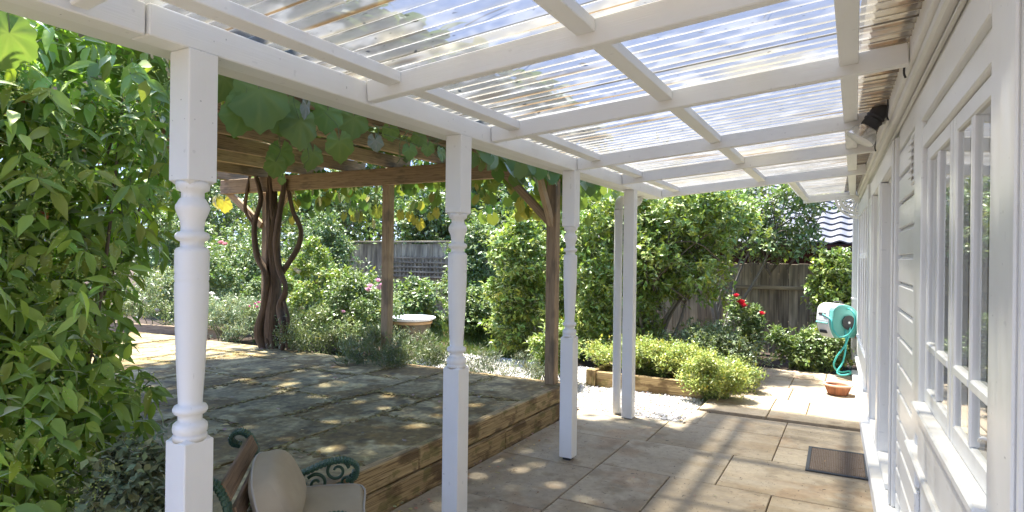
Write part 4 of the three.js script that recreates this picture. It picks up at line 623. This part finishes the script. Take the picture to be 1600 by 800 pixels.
  plant('herb_mound', 'pale green herb tuft leaning out between the sleeper bed and the stone path', 'herb', { u0: 1090, u1: 1190, v0: 560, v1: 612, z: -7.3, y: 0.0, n: 7000, per: 6, L: 0.04, W: 0.017, col: [0.27, 0.35, 0.07], lumps: 22, rise: 0.7, hang: 0.1, r0: 0.07, r1: 0.14, rz: 0.35, taper: 0.4 });
  plant('ground_cover', 'leafy ground cover along the back of the path below the hose reel', 'plant', { u0: 1185, u1: 1340, v0: 512, v1: 590, z: -9.3, y: 0, n: 9000, per: 6, L: 0.06, W: 0.034, col: G.mid, lumps: 28, r0: 0.1, r1: 0.18, rz: 0.35, taper: 0.1 });
  // trees beyond the fence
  const far = (label, u0, u1, v0, v1, z, col, n) => plant('tall_tree', label, 'tree', { u0, u1, v0, v1, z, y: 0, y1: 0.8, n, per: 6, L: 0.16, W: 0.09, col, lumps: 34, tree: 4, tr: 0.12, group: wood, taper: 0.3 });
  const hedge = (label, u0, u1, v0, v1, z, col, n, r = 0.5) => plant('hedge_tree', label, 'tree', { u0, u1, v0, v1, z, y: 0, y1: 0.3, n, per: 6, L: 0.12, W: 0.065, col, lumps: 40, tree: 4, tr: 0.06, group: wood, taper: 0.15, r0: r * 0.7, r1: r * 1.2, rz: 0.8 });
  hedge('dense green tree beyond the garden behind the single-bloom pink rose bush', 150, 400, 255, 430, -12.4, G.mid, 17000, 0.7);
  hedge('bright leafy tree beyond the tall fence behind the multi-stemmed tree', 380, 600, 265, 420, -12.6, G.bright, 15000, 0.6);
  hedge('dense shady tree above the lattice and cap rail', 570, 790, 280, 420, -12.3, G.mid, 14000, 0.5);
  hedge('green tree behind the large sunlit bush', 740, 940, 285, 440, -12.0, G.mid, 12000, 0.5);
  far('tall tree rising behind the dense evergreen tree', -120, 260, -10, 420, -15, G.mid, 16000);
  far('broad mid green tree rising behind the vine trunk', 220, 500, 0, 420, -15.5, G.mid, 17000);
  far('tall tree behind the left paling fence and its lattice', 450, 700, 60, 420, -15, G.mid, 15000);
  far('rounded green tree behind the fence beside the lattice', 650, 880, 190, 420, -14, G.mid, 13000);
  far('leafy tree behind the tall arching light green shrub', 830, 1120, 262, 430, -14.5, G.mid, 12000);
}
// lawn strip
{
  const A = new Leaves(); for (let i = 0; i < 26000; i++) { const far = R() < 0.3, x = far ? rr(-15, -9.2) : rr(-7.0, -3.6), z = far ? rr(-9.8, -7.0) : rr(-10.4, -7.9), y0 = -0.05 + 0.27 * sst(-5.3, -6.2, x); A.add(V(x, y0 - 0.02, z), V(rr(-0.4, 0.4), 1, rr(-0.4, 0.4)).normalize(), rdir(), rr(0.06, 0.11), 0.012, tint([0.15, 0.22, 0.035], 0.25, 0.25), 0, 0.1, 0.1); }
  const m = new THREE.Mesh(A.geo(), M.leafDull); m.name = 'lawn_grass'; scene.add(m); tag(m, 'short sunlit lawn grass behind the gravel and flower beds', 'grass', null, 'stuff');
}
// white gravel
{
  const gb = uvm(cb(-5.7, -1.365, -0.065, -0.012, -7.9, -5.70, 0.002), 0); const gravelTex = tex(512, 512, (u, v) => { const a = fbm(u, v, 90, 90, 151, 2), b = fbm(u, v, 6, 6, 153, 4); return mixc([0.66, 0.62, 0.56], [0.86, 0.84, 0.80], a).map((x) => x * (0.8 + 0.3 * b)); }, 1, 1);
  structure('gravel_bed', 'pale gravel base beside the paving', 'gravel', gb, std({ color: C(0.85, 0.84, 0.82), map: gravelTex, roughness: 1, bumpMap: sandBump, bumpScale: 0.02 }));
  const ico = new THREE.IcosahedronGeometry(1, 0), n = 15000, im = new THREE.InstancedMesh(ico, std({ color: C(1, 1, 1), roughness: 0.9 }), n), d = new THREE.Object3D(), c = new THREE.Color();
  for (let i = 0; i < n; i++) { const x = rr(-5.65, -1.38), z = -5.72 - 2.15 * Math.pow(R(), 1.3); const s = rr(0.006, 0.016); d.position.set(x, -0.012 + s * 0.4, z); d.rotation.set(rr(0, 6), rr(0, 6), rr(0, 6)); d.scale.set(s, s * rr(0.5, 0.9), s * rr(0.7, 1.1)); d.updateMatrix(); im.setMatrixAt(i, d.matrix); const k = rr(0.42, 0.74); c.setRGB(k, k * rr(0.93, 1), k * rr(0.86, 1)); im.setColorAt(i, c); }
  im.name = 'gravel_stones'; scene.add(im); tag(im, 'loose white gravel stones beside the end post', 'gravel', null, 'stuff');
}
// fallen leaves and petals on the paving
{
  const A = new Leaves(), put = (x, y, z, s, c) => A.add(V(x, y + 0.004, z), V(rr(-1, 1), rr(-0.05, 0.1), rr(-1, 1)).normalize(), V(rr(-0.25, 0.25), 1, rr(-0.25, 0.25)).normalize(), s, s * 0.6, c, 1, 0.25, -0.1);
  const cols = [[0.30, 0.16, 0.05], [0.42, 0.32, 0.07], [0.20, 0.12, 0.06], [0.45, 0.22, 0.16], [0.5, 0.42, 0.16]];
  for (let i = 0; i < 150; i++) put(rr(-7.5, -2.5), 0.289, rr(-5.4, -2), rr(0.02, 0.06), tint(pick(cols), 0.3));
  for (let i = 0; i < 170; i++) put(-2.36 + 0.5 * R() * R(), 0.004, rr(-5.2, -2.3), rr(0.012, 0.035), tint(pick(cols), 0.3));
  for (let i = 0; i < 60; i++) put(rr(-1.9, 0.2), 0.004, rr(-5.6, -2.5), rr(0.01, 0.025), tint(pick(cols), 0.3));
  for (let i = 0; i < 90; i++) put(rr(-1.3, 0.1), 0.03, rr(-8.9, -8.2), rr(0.02, 0.045), tint(pick(cols), 0.3));
  for (let i = 0; i < 120; i++) put(rr(-2.6, -1.4), 0.0, rr(-6.7, -5.72), rr(0.015, 0.04), tint(pick(cols), 0.3));
  const m = new THREE.Mesh(A.geo(), M.leafDull); m.name = 'leaf_litter'; scene.add(m); tag(m, 'dry fallen leaves and petals scattered over the paving', 'leaf litter', null, 'stuff');
  const T = []; for (const [x, z, L, a] of [[-1.35, -2.35, 0.25, 0.4], [-0.6, -3.4, 0.06, 1], [-0.4, -3.7, 0.07, 0.2], [-1.0, -3.6, 0.05, 2], [-0.3, -2.4, 0.05, 1], [-1.5, -3.2, 0.10, 0.3], [-1.6, -4.4, 0.1, 0.2], [-0.9, -4.6, 0.04, 1], [-1.2, -1.8, 0.2, 0.2]]) { const y = 2.229 + (x + 1.8) * 0.081 + 0.026; T.push(tube([V(x, y, z), V(x + L * 0.5 * Math.cos(a), y + L * 0.04 + 0.002, z + L * 0.5 * Math.sin(a) + 0.006), V(x + L * Math.cos(a), y + L * 0.081 + 0.003, z + L * Math.sin(a))], [0.0022, 0.0014], 5)); }
  const RL = new Leaves(); for (let i = 0; i < 70; i++) { const x = R() < 0.5 ? rr(-1.75, 0.1) : -1.5 + rr(-0.2, 0.25), z = rr(-6, -1.2), y = 2.229 + (x + 1.8) * 0.081 + 0.027; RL.add(V(x, y, z), V(rr(-1, 1), 0.05, rr(-0.5, 0.5)).normalize(), V(rr(-0.2, 0.2), 1, rr(-0.2, 0.2)).normalize(), rr(0.015, 0.045), rr(0.008, 0.02), tint([0.22, 0.15, 0.06], 0.4), 1, 0.2, 0.1); }
  const rl = new THREE.Mesh(RL.geo(), M.leafDull); rl.name = 'roof_leaves'; scene.add(rl); tag(rl, 'small dry leaves lying on top of the clear roof sheets', 'leaf litter', null, 'stuff');
  const tw = new THREE.Mesh(merge(T), M.twig); tw.name = 'roof_litter'; scene.add(tw); tag(tw, 'dark twigs and debris lying on the clear roof sheets', 'debris', null, 'stuff');
}

// moss creeping along the joints of the raised patio
{
  const n = 9000, ico = new THREE.IcosahedronGeometry(1, 0), im = new THREE.InstancedMesh(ico, std({ color: C(1, 1, 1), roughness: 1 }), n), d = new THREE.Object3D(), c = new THREE.Color();
  for (let i = 0; i < n; i++) {
    const [x0, x1, z0, z1] = pick(mossRects), e = Math.floor(R() * 4), t = R(), off = (R() + R() + R() - 1.5) * 0.045 * (0.4 + 1.6 * fbm(x0 * 0.3 + t, z0 * 0.3 + e * 0.2, 9, 9, 177, 3));
    const x = e < 2 ? x0 + (x1 - x0) * t : (e === 2 ? x0 : x1) + off, z = e < 2 ? (e ? z0 : z1) + off : z0 + (z1 - z0) * t; if (x > -2.46 || z < -5.4) { d.scale.setScalar(0.0001); } else { const s = rr(0.006, 0.02); d.scale.set(s, s * rr(0.15, 0.3), s * rr(0.7, 1.3)); }
    d.position.set(x, 0.284, z); d.rotation.set(rr(-0.2, 0.2), rr(0, 6), rr(-0.2, 0.2)); d.updateMatrix(); im.setMatrixAt(i, d.matrix); const k = rr(0.7, 1.3); c.setRGB(0.21 * k, 0.16 * k * rr(0.9, 1.15), 0.06 * k); im.setColorAt(i, c);
  }
  im.name = 'joint_moss'; scene.add(im); tag(im, 'brown-green moss creeping along the joints of the raised patio', 'moss', null, 'stuff');
}
// ---------------------------------------------------------------- fences and the neighbour
{
  const run = (o, x0, x1, z, top, w = 0.145) => { for (let x = x0; x < x1; x += w) { const t = top + rr(-0.02, 0.012), m = part(o, 'paling', cb(x, x + w - 0.006, -0.05, t, z + rr(-0.004, 0.004), z + 0.022, 0.003, 1), pick(M.fence)); } for (const y of [0.4, top - 0.25]) part(o, 'rail', cb(x0, x1, y, y + 0.08, z - 0.055, z - 0.008, 0.004, 0), M.fence[2]); };
  const a = thing('paling_fence', 'grey weathered paling fence behind the roses, below the tiled roof', 'fence', V(-1.8, 0, -11)); run(a, -5.0, 1.2, -11, 1.43);
  part(a, 'cap_rail', cb(-5.0, 1.2, 1.0, 1.06, -10.975, -10.95, 0.004, 0), M.fence[0]);
  const b = thing('paling_fence', 'tall shaded paling fence with a cap rail behind the planter', 'fence', V(-8.7, 0, -11)); run(b, -12.6, -5.01, -11, 1.76);
  part(b, 'cap_rail', cb(-12.6, -5.0, 1.775, 1.81, -11.03, -10.94, 0.004, 0), M.fence[1]);
  const l = thing('lattice_panel', 'dark square lattice panel fixed to the tall fence', 'lattice', V(-8, 0.9, -10.94));
  for (let x = -9.4; x < -6.0; x += 0.105) part(l, 'slat', cb(x, x + 0.035, 0.98, 1.48, -10.935, -10.925, 0.002, 1), M.fence[2]);
  for (let y = 1.0; y < 1.48; y += 0.105) part(l, 'slat', cb(-9.45, -6.0, y, y + 0.035, -10.924, -10.914, 0.002, 0), M.fence[2]);

  const h = thing('neighbour_house', 'neighbouring house with pale grey tiled roof and dark red wall', 'house', V(-2, 0, -13));
  part(h, 'wall', [cb(-7, 2.5, -0.05, 1.80, -17.8, -12.9, 0.01)], std({ color: C(0.13, 0.03, 0.022), roughness: 0.8, map: grainTint }));
  part(h, 'fascia', [cb(-7.2, 2.7, 1.70, 1.80, -12.42, -12.39, 0.004)], std({ color: C(0.07, 0.02, 0.016), roughness: 0.5 }));
  const pitch = 24 * Math.PI / 180, e0 = V(0, 1.80, -12.35), step = 0.31, tw = 0.30;
  part(h, 'roof_deck', [new THREE.PlaneGeometry(9.8, 6.0).rotateX(-Math.PI / 2).translate(0, 0, -3.0).rotateX(pitch).translate(-2.25, 1.775, -12.35), new THREE.PlaneGeometry(9.8, 6.0).rotateX(-Math.PI / 2).translate(0, 0, 3.0).rotateX(-pitch).translate(-2.25, 1.775, -12.35 - 2 * 6 * Math.cos(pitch))], M.dark);
  // roof tile: a wavy course with a thick front edge
  const N = 10, P = [], I = []; for (let i = 0; i <= N; i++) { const x = -tw / 2 + tw * 1.04 * i / N, y = 0.022 * Math.cos(2 * Math.PI * i / N) ; P.push(x, y + 0.035, 0, x, y + 0.008, 0, x, y - 0.004, -step * 1.12); }
  for (let i = 0; i < N; i++) { const a = i * 3, b = a + 3; I.push(a, b + 0, a + 2, b, b + 2, a + 2, a, a + 1, b, b, a + 1, b + 1); }
  const tg0 = new THREE.BufferGeometry(); tg0.setAttribute('position', new THREE.Float32BufferAttribute(P, 3)); tg0.setIndex(I); const tg = tg0.toNonIndexed(); tg.computeVertexNormals(); uvm(tg, 0);
  const tm = [[0.17, 0.17, 0.18], [0.20, 0.20, 0.21], [0.15, 0.15, 0.16]].map((c) => std({ color: C(...c), roughness: 0.55, map: paintMap }));
  for (let r = 0; r < 14; r++) for (let c = 0; c < 19; c++) { const m = new THREE.Mesh(tg, pick(tm)); m.name = 'roof_tile'; m.position.set(-4.6 + c * tw - h.position.x, 1.80 + r * step * Math.sin(pitch), -12.35 - r * step * Math.cos(pitch) - h.position.z); m.rotation.x = pitch; h.add(m); }
}

// ---------------------------------------------------------------- ceramic planter
{
  const c = onZ(643, 500, -7.0); c.y = 0.165; const o = thing('planter_bowl', 'wide grey ceramic planter bowl with a white rim among the herbs', 'planter', c), k = 0.345;
  const body = lathe([[0.001, 0], [0.17, 0], [0.185, 0.02], [0.24, 0.17], [0.275, 0.33], [0.29, 0.40], [0.265, 0.40], [0.25, 0.35], [0.22, 0.30], [0.001, 0.29]], 36).translate(c.x, c.y, c.z);
  part(o, 'bowl', uvm(body, 1), std({ color: C(0.36, 0.33, 0.28), map: mossTex, roughness: 0.55 }));
  part(o, 'rim', lathe([[0.262, 0.402], [0.285, 0.402], [k - 0.01, 0.425], [k, 0.437], [k - 0.004, 0.448], [k - 0.03, 0.45], [0.27, 0.432], [0.255, 0.41]], 36).translate(c.x, c.y, c.z), std({ color: C(0.72, 0.74, 0.76), roughness: 0.35 }));
  part(o, 'band', lathe([[0.287, 0.36], [0.294, 0.365], [0.297, 0.395], [0.291, 0.399]], 36).translate(c.x, c.y, c.z), std({ color: C(0.42, 0.26, 0.12), roughness: 0.6 }));
  part(o, 'water', new THREE.CircleGeometry(0.258, 32).rotateX(-Math.PI / 2).translate(c.x, c.y + 0.415, c.z), phy({ color: C(0.25, 0.28, 0.27), roughness: 0.05, clearcoat: 1 }));
}
// terracotta bowl on the path
{
  const c = onY(1309, 616, 0.028), o = thing('terracotta_bowl', 'shallow terracotta bowl on the sunlit path near the house', 'bowl', c);
  const r = std({ color: C(0.62, 0.25, 0.12), roughness: 0.8, map: grainTint });
  part(o, 'body', uvm(lathe([[0.001, 0], [0.095, 0], [0.10, 0.006], [0.135, 0.095], [0.118, 0.095], [0.09, 0.02], [0.001, 0.015]], 32).translate(c.x, c.y, c.z), 1), r);
  part(o, 'rim', uvm(lathe([[0.128, 0.095], [0.146, 0.098], [0.149, 0.110], [0.142, 0.118], [0.124, 0.116], [0.120, 0.098]], 32).translate(c.x, c.y, c.z), 1), std({ color: C(0.58, 0.38, 0.26), roughness: 0.85 }));
}
// door mat
{
  const o = thing('door_mat', 'brown ribbed door mat with dark rubber border by the doors', 'mat', V(-0.10, 0, -5.16)); o.rotation.y = 0.02; ownAxes.add(o);
  part(o, 'border', [cb(-0.2, 0.2, 0.003, 0.011, 0.288, 0.315, 0.002), cb(-0.2, 0.2, 0.003, 0.011, -0.315, -0.288, 0.002), cb(-0.2, -0.176, 0.003, 0.011, -0.288, 0.288, 0.002), cb(0.176, 0.2, 0.003, 0.011, -0.288, 0.288, 0.002)], std({ color: C(0.055, 0.06, 0.065), roughness: 0.7 }));
  part(o, 'pile', cb(-0.175, 0.175, 0.003, 0.008, -0.287, 0.287, 0.001), std({ color: C(0.12, 0.085, 0.06), roughness: 1, bumpMap: sandBump, bumpScale: 0.01 }));
  const ribs = []; for (let x = -0.17; x < 0.172; x += 0.0115) for (let z = -0.28; z < 0.28; z += 0.014) { if (R() < 0.06) continue; ribs.push(cb(x, x + 0.006, 0.0075, 0.0105, z, z + 0.011, 0.001)); }
  part(o, 'ribs', ribs, std({ color: C(0.19, 0.155, 0.125), roughness: 1 }), 'stuff');
}
// security floodlight on the ledger
{
  const c = V(0.205, 2.36, -4.16), o = thing('flood_lamp', 'silver reflector flood lamp on a curved bracket under the verandah roof', 'lamp', c);
  part(o, 'wall_mount', [new THREE.CylinderGeometry(0.022, 0.028, 0.03, 14).rotateZ(Math.PI / 2).translate(c.x - 0.035, c.y, c.z), cb(c.x - 0.05, c.x - 0.03, c.y - 0.03, c.y + 0.02, c.z - 0.012, c.z + 0.012, 0.004)], M.zinc);
  part(o, 'bracket', [tube([V(c.x - 0.04, c.y, c.z), V(c.x - 0.07, c.y + 0.018, c.z), V(c.x - 0.10, c.y + 0.008, c.z + 0.01), V(c.x - 0.135, c.y - 0.045, c.z + 0.012)], [0.010, 0.008], 9)], M.zinc);
  const ax = V(-0.62, -1, 0.1).normalize(), q = new THREE.Quaternion().setFromUnitVectors(V(0, -1, 0), ax), put = (g, x = c.x - 0.085, y = c.y + 0.012, z = c.z) => g.scale(1.3, 1.3, 1.3).applyQuaternion(q).translate(x, y, z);
  part(o, 'holder', [put(lathe([[0.001, 0.03], [0.022, 0.028], [0.034, 0.012], [0.036, -0.01], [0.036, -0.03], [0.039, -0.032], [0.039, -0.038], [0.036, -0.04], [0.036, -0.048], [0.040, -0.05], [0.040, -0.056], [0.036, -0.058], [0.037, -0.085], [0.001, -0.085]], 20))], M.dark);
  part(o, 'reflector', [put(lathe([[0.028, -0.084], [0.036, -0.090], [0.055, -0.115], [0.064, -0.150], [0.060, -0.150], [0.05, -0.118], [0.03, -0.092]], 28))], std({ color: C(0.80, 0.80, 0.80), metalness: 0.85, roughness: 0.22 }));
  part(o, 'lens', [put(lathe([[0.001, -0.166], [0.03, -0.163], [0.052, -0.156], [0.061, -0.1495]], 28))], phy({ color: C(0.86, 0.86, 0.84), roughness: 0.35, transmission: 0.25, thickness: 0 }));
}
// hose reel on the end of the house
{
  const c = onZ(1310, 502, -8.95), o = thing('hose_reel', 'white and teal wall-mounted hose reel with coiled hose at the house corner', 'hose reel', c); o.rotation.y = -0.85; ownAxes.add(o);
  const white = std({ color: C(0.74, 0.74, 0.73), roughness: 0.4 }), teal = std({ color: C(0.16, 0.47, 0.42), roughness: 0.4 }), hoseM = std({ color: C(0.06, 0.42, 0.37), roughness: 0.45 });
  const shape = new THREE.Shape(); shape.moveTo(-0.12, -0.19); shape.lineTo(0.13, -0.19); shape.quadraticCurveTo(0.20, -0.10, 0.205, 0.02); shape.lineTo(0.19, 0.15); shape.quadraticCurveTo(0.17, 0.215, 0.08, 0.22); shape.quadraticCurveTo(-0.17, 0.22, -0.19, 0.0); shape.quadraticCurveTo(-0.18, -0.12, -0.12, -0.19);
  const ext = (d, b) => new THREE.ExtrudeGeometry(shape, { depth: d, bevelEnabled: true, bevelSize: b, bevelThickness: b, bevelSegments: 2, curveSegments: 10 });
  part(o, 'housing', [ext(0.20, 0.012).rotateY(-Math.PI / 2).translate(0.07, 0, 0)], white);
  part(o, 'side_cover', [ext(0.05, 0.012).scale(0.97, 0.97, 1).rotateY(-Math.PI / 2).translate(0.137, 0, 0)], teal);
  const hub = part(o, 'hub', [new THREE.CylinderGeometry(0.085, 0.092, 0.02, 26).rotateZ(Math.PI / 2).translate(0.160, 0.0, -0.01)], M.dark);
  part(hub, 'hub_cap', [new THREE.CylinderGeometry(0.015, 0.015, 0.012, 12).rotateZ(Math.PI / 2).translate(0.174, 0, -0.01)], white);
  part(o, 'hose_outlet', [cb(-0.11, 0.03, 0.075, 0.115, 0.175, 0.216, 0.012)], M.dark); part(o, 'lower_vent', [cb(-0.10, 0.02, -0.15, -0.11, 0.165, 0.200, 0.006)], M.dark); part(o, 'belt', [cb(-0.145, 0.072, -0.025, -0.005, -0.19, 0.222, 0.006)], teal);
  part(o, 'handle', [tube([V(-0.03, 0.215, 0.06), V(-0.03, 0.245, 0.03), V(-0.03, 0.245, -0.06), V(-0.03, 0.215, -0.09)], [0.010], 8)], M.dark);
  part(o, 'wall_bracket', [cb(-0.05, 0.05, -0.12, 0.12, -0.30, -0.18, 0.006), cb(0.02, 0.24, -0.06, 0.06, -0.34, -0.27, 0.006)], M.zinc);
  const inv = new THREE.Matrix4().makeRotationY(0.85), loc = (u, v, z) => onZ(u, v, z).sub(c).applyMatrix4(inv);
  part(o, 'hose', [tube([V(-0.02, 0.09, 0.215), loc(1299, 500, -8.72), loc(1302, 515, -8.7), loc(1312, 526, -8.68), loc(1324, 524, -8.66), loc(1334, 512, -8.66), loc(1336, 495, -8.68), loc(1330, 484, -8.74), V(0.13, 0.17, -0.02)], [0.011], 9),
    tube([V(0.15, -0.10, 0.02), loc(1322, 528, -8.74), loc(1321, 548, -8.7), loc(1316, 568, -8.66), loc(1308, 582, -8.62), loc(1314, 586, -8.60), loc(1328, 584, -8.64), loc(1328, 580, -8.7), loc(1312, 581, -8.72), loc(1303, 572, -8.7), loc(1306, 560, -8.68), loc(1320, 540, -8.7), loc(1327, 522, -8.76), loc(1328, 512, -8.85)], [0.011], 9)], hoseM);
  part(o, 'tap', [tube([V(0.20, -0.16, -0.22), V(0.20, -0.15, -0.12), V(0.20, -0.19, -0.08)], [0.016, 0.013], 8), new THREE.CylinderGeometry(0.028, 0.028, 0.012, 10).translate(0.20, -0.11, -0.14)], std({ color: C(0.45, 0.20, 0.10), roughness: 0.4, metalness: 0.6 }));
}

// ---------------------------------------------------------------- garden chair with cushions
{
  // own axes: x across the seat, z towards the front, y up
  const o = thing('garden_chair', 'green cast-iron garden chair with weathered timber slats by the near post', 'chair', V(-1.865, 0, -1.70)); ownAxes.add(o);
  const f = V(0.73, 0, -0.683).normalize(); o.rotation.y = Math.atan2(f.x, f.z);
  const iron = std({ color: C(0.030, 0.075, 0.045), roughness: 0.42, bumpMap: sandBump, bumpScale: 0.004 }), slatM = std({ color: C(0.52, 0.44, 0.39), map: timberTex, roughness: 0.85, bumpMap: woodBump, bumpScale: 0.003 });
  const hw = 0.30; // half width between the ends
  const strap = (pts, w, t, x) => { // flat iron strap following a curve in the side plane
    const cv = new THREE.CatmullRomCurve3(pts.map(([z, y]) => V(0, y, z))), n = 40, sh = []; const G2 = [];
    for (let i = 0; i < n; i++) { const a = cv.getPoint(i / n), b = cv.getPoint((i + 1) / n), d = b.clone().sub(a).normalize().multiplyScalar(0.002); G2.push(bar(a.sub(d).add(V(x, 0, 0)), b.add(d).add(V(x, 0, 0)), w, t, t * 0.3, V(0, 0.31, 0.95).cross(b.clone().sub(a)).lengthSq() > 1e-9 ? V(1, 0, 0).cross(b.clone().sub(a)).normalize() : V(0, 1, 0))); }
    return merge(G2);
  };
  for (const sx of [-1, 1]) {
    const x = sx * hw;
    const e = part(o, 'end_frame', [
      strap([[-0.275, 0.685], [-0.305, 0.695], [-0.312, 0.722], [-0.285, 0.742], [-0.250, 0.730], [-0.222, 0.685], [-0.20, 0.60], [-0.175, 0.50], [-0.18, 0.39], [-0.22, 0.20], [-0.28, 0.0]], 0.06, 0.020, x),
      strap([[-0.195, 0.54], [-0.13, 0.525], [-0.02, 0.548], [0.08, 0.585], [0.16, 0.59], [0.205, 0.56], [0.20, 0.515], [0.16, 0.505]], 0.056, 0.020, x),
      strap([[0.195, 0.54], [0.18, 0.47], [0.19, 0.39], [0.23, 0.20], [0.21, 0.0]], 0.045, 0.020, x),
      strap([[-0.20, 0.40], [0.0, 0.375], [0.21, 0.40]], 0.035, 0.02, x)], iron);
    // scrollwork under the arm
    const sc = (cz, cy, r, turns, dir, a0) => { const pts = []; for (let i = 0; i <= 18; i++) { const a = a0 + dir * turns * 2 * Math.PI * i / 18, q = r * (1 - 0.75 * i / 18); pts.push(V(x, cy + q * Math.sin(a), cz + q * Math.cos(a))); } return tube(pts, [0.008, 0.006], 7); };
    part(e, 'scroll', [sc(0.12, 0.545, 0.052, 1.4, 1, 0.2), sc(0.035, 0.495, 0.045, 1.3, -1, 2.5), sc(-0.05, 0.475, 0.045, 1.3, 1, 0.4), sc(-0.13, 0.47, 0.04, 1.3, -1, 2.6), sc(0.13, 0.46, 0.045, 1.2, 1, 4), sc(0.16, 0.50, 0.03, 1.2, -1, 1)], iron);
  }
  // back slats following the curve of the ends, seat slats
  for (const [z, y, tl] of [[-0.247, 0.695, 0.42], [-0.213, 0.612, 0.28], [-0.192, 0.528, 0.20], [-0.178, 0.446, 0.1]]) part(o, 'slat', cb(-hw + 0.012, hw - 0.012, -0.033, 0.033, -0.009, 0.009, 0.003, 0).rotateX(-tl).translate(0, y, z + 0.024), slatM);
  for (let k = 0; k < 5; k++) part(o, 'slat', cb(-hw + 0.012, hw - 0.012, 0.405 + 0.006 * Math.abs(k - 2), 0.425 + 0.006 * Math.abs(k - 2), -0.16 + k * 0.078, -0.10 + k * 0.078, 0.003, 0), slatM);
  part(o, 'tie_rod', [tube([V(-hw, 0.12, -0.02), V(0, 0.12, -0.02), V(hw, 0.12, -0.02)], [0.007], 7)], iron);
  // cushions lie on the chair: things of their own
  const cloth = tex(512, 512, (u, v) => { const a = fbm(u, v, 6, 6, 161, 4), w = 0.5 + 0.5 * Math.sin(u * 2 * Math.PI * 128) * Math.sin(v * 2 * Math.PI * 128); const k = 0.60 + 0.05 * (a - 0.5) + 0.03 * w; return [k * 1.06, k * 0.985, k * 0.84]; }, 0.4, 0.4);
  const clothM = phy({ color: C(1, 1, 1), map: cloth, roughness: 0.95, sheen: 0.3, sheenRoughness: 0.6 }), pipe = std({ color: C(0.40, 0.375, 0.33), roughness: 0.9 });
  const pillow = (pts, depth) => { const s = new THREE.Shape(); pts.forEach((p, i) => i ? s.quadraticCurveTo(...p) : s.moveTo(...p)); return uvm(new THREE.ExtrudeGeometry(s, { depth, bevelEnabled: true, bevelSize: 0.022, bevelThickness: 0.022, bevelSegments: 4, curveSegments: 10 }), 0); };
  const w = hw - 0.045;
  const back = thing('back_cushion', 'plain beige rounded cushion leaning against the chair back', 'cushion', o.position.clone()); back.rotation.copy(o.rotation); ownAxes.add(back);
  // a plump slumped pillow with a piped edge
  { const n = 18, P = [], I = [], W2 = 0.24, H2 = 0.145, lean = -0.36; const pt = (u, v, sgn) => { const k = 1 - 0.10 * (u * u + v * v) * (Math.abs(u * v)), x = u * W2 * (1 - 0.07 * v * v) * k, y = v * H2 * (1 - 0.14 * u * u) * k, e = Math.pow(Math.max(0, 1 - Math.pow(Math.abs(u), 6)), 0.5) * Math.pow(Math.max(0, 1 - Math.pow(Math.abs(v), 4)), 0.55); return [x, y, sgn * (sgn > 0 ? 0.105 : 0.03) * e * (1 - 0.15 * v)]; };
    for (const sgn of [1, -1]) for (let i = 0; i <= n; i++) for (let j = 0; j <= n; j++) P.push(...pt(-1 + 2 * i / n, -1 + 2 * j / n, sgn));
    const m = (n + 1) * (n + 1); for (let i = 0; i < n; i++) for (let j = 0; j < n; j++) { const a = i * (n + 1) + j, b = a + n + 1; I.push(a, b, a + 1, a + 1, b, b + 1, m + a, m + a + 1, m + b, m + a + 1, m + b + 1, m + b); }
    const g = new THREE.BufferGeometry(); g.setAttribute('position', new THREE.Float32BufferAttribute(P, 3)); g.setIndex(I); g.computeVertexNormals(); const place = (q) => q.rotateX(lean).translate(0, 0.582, -0.120); part(back, 'cover', uvm(place(g), 0), clothM);
    const rim = []; for (const [u, v] of [[-1, -0.9], [-1, 0], [-1, 0.8], [-0.9, 1], [-0.4, 1], [0, 1], [0.4, 1], [0.9, 1], [1, 0.8], [1, 0], [1, -0.9]]) rim.push(V(...pt(u, v, 1))); part(back, 'piping', [place(tube(rim, [0.0045], 6))], pipe); }
  const seat = thing('seat_cushion', 'plain beige box cushion on the seat of the garden chair', 'cushion', o.position.clone()); seat.rotation.copy(o.rotation); ownAxes.add(seat);
  part(seat, 'cover', pillow([[-w, -0.10], [-w, -0.10, w, -0.10], [w + 0.004, 0.05, w, 0.22], [w, 0.255, w - 0.04, 0.257], [0, 0.262, -w + 0.04, 0.257], [-w, 0.255, -w, 0.22], [-w - 0.004, 0.05, -w, -0.10]], 0.03).rotateX(Math.PI / 2).translate(0, 0.475, -0.045), clothM);
  part(seat, 'piping', [tube([[-w, -0.08], [-w, 0.20], [-w + 0.03, 0.257], [0, 0.262], [w - 0.03, 0.257], [w, 0.20], [w, -0.08]].map(([a, b]) => V(a * 1.06, 0.492, b * 1.025 - 0.035)), [0.0045], 6)], pipe);
}
scene.traverse((m) => { if (m.isMesh) { m.castShadow = true; m.receiveShadow = true; } });
renderer.render(scene, camera);
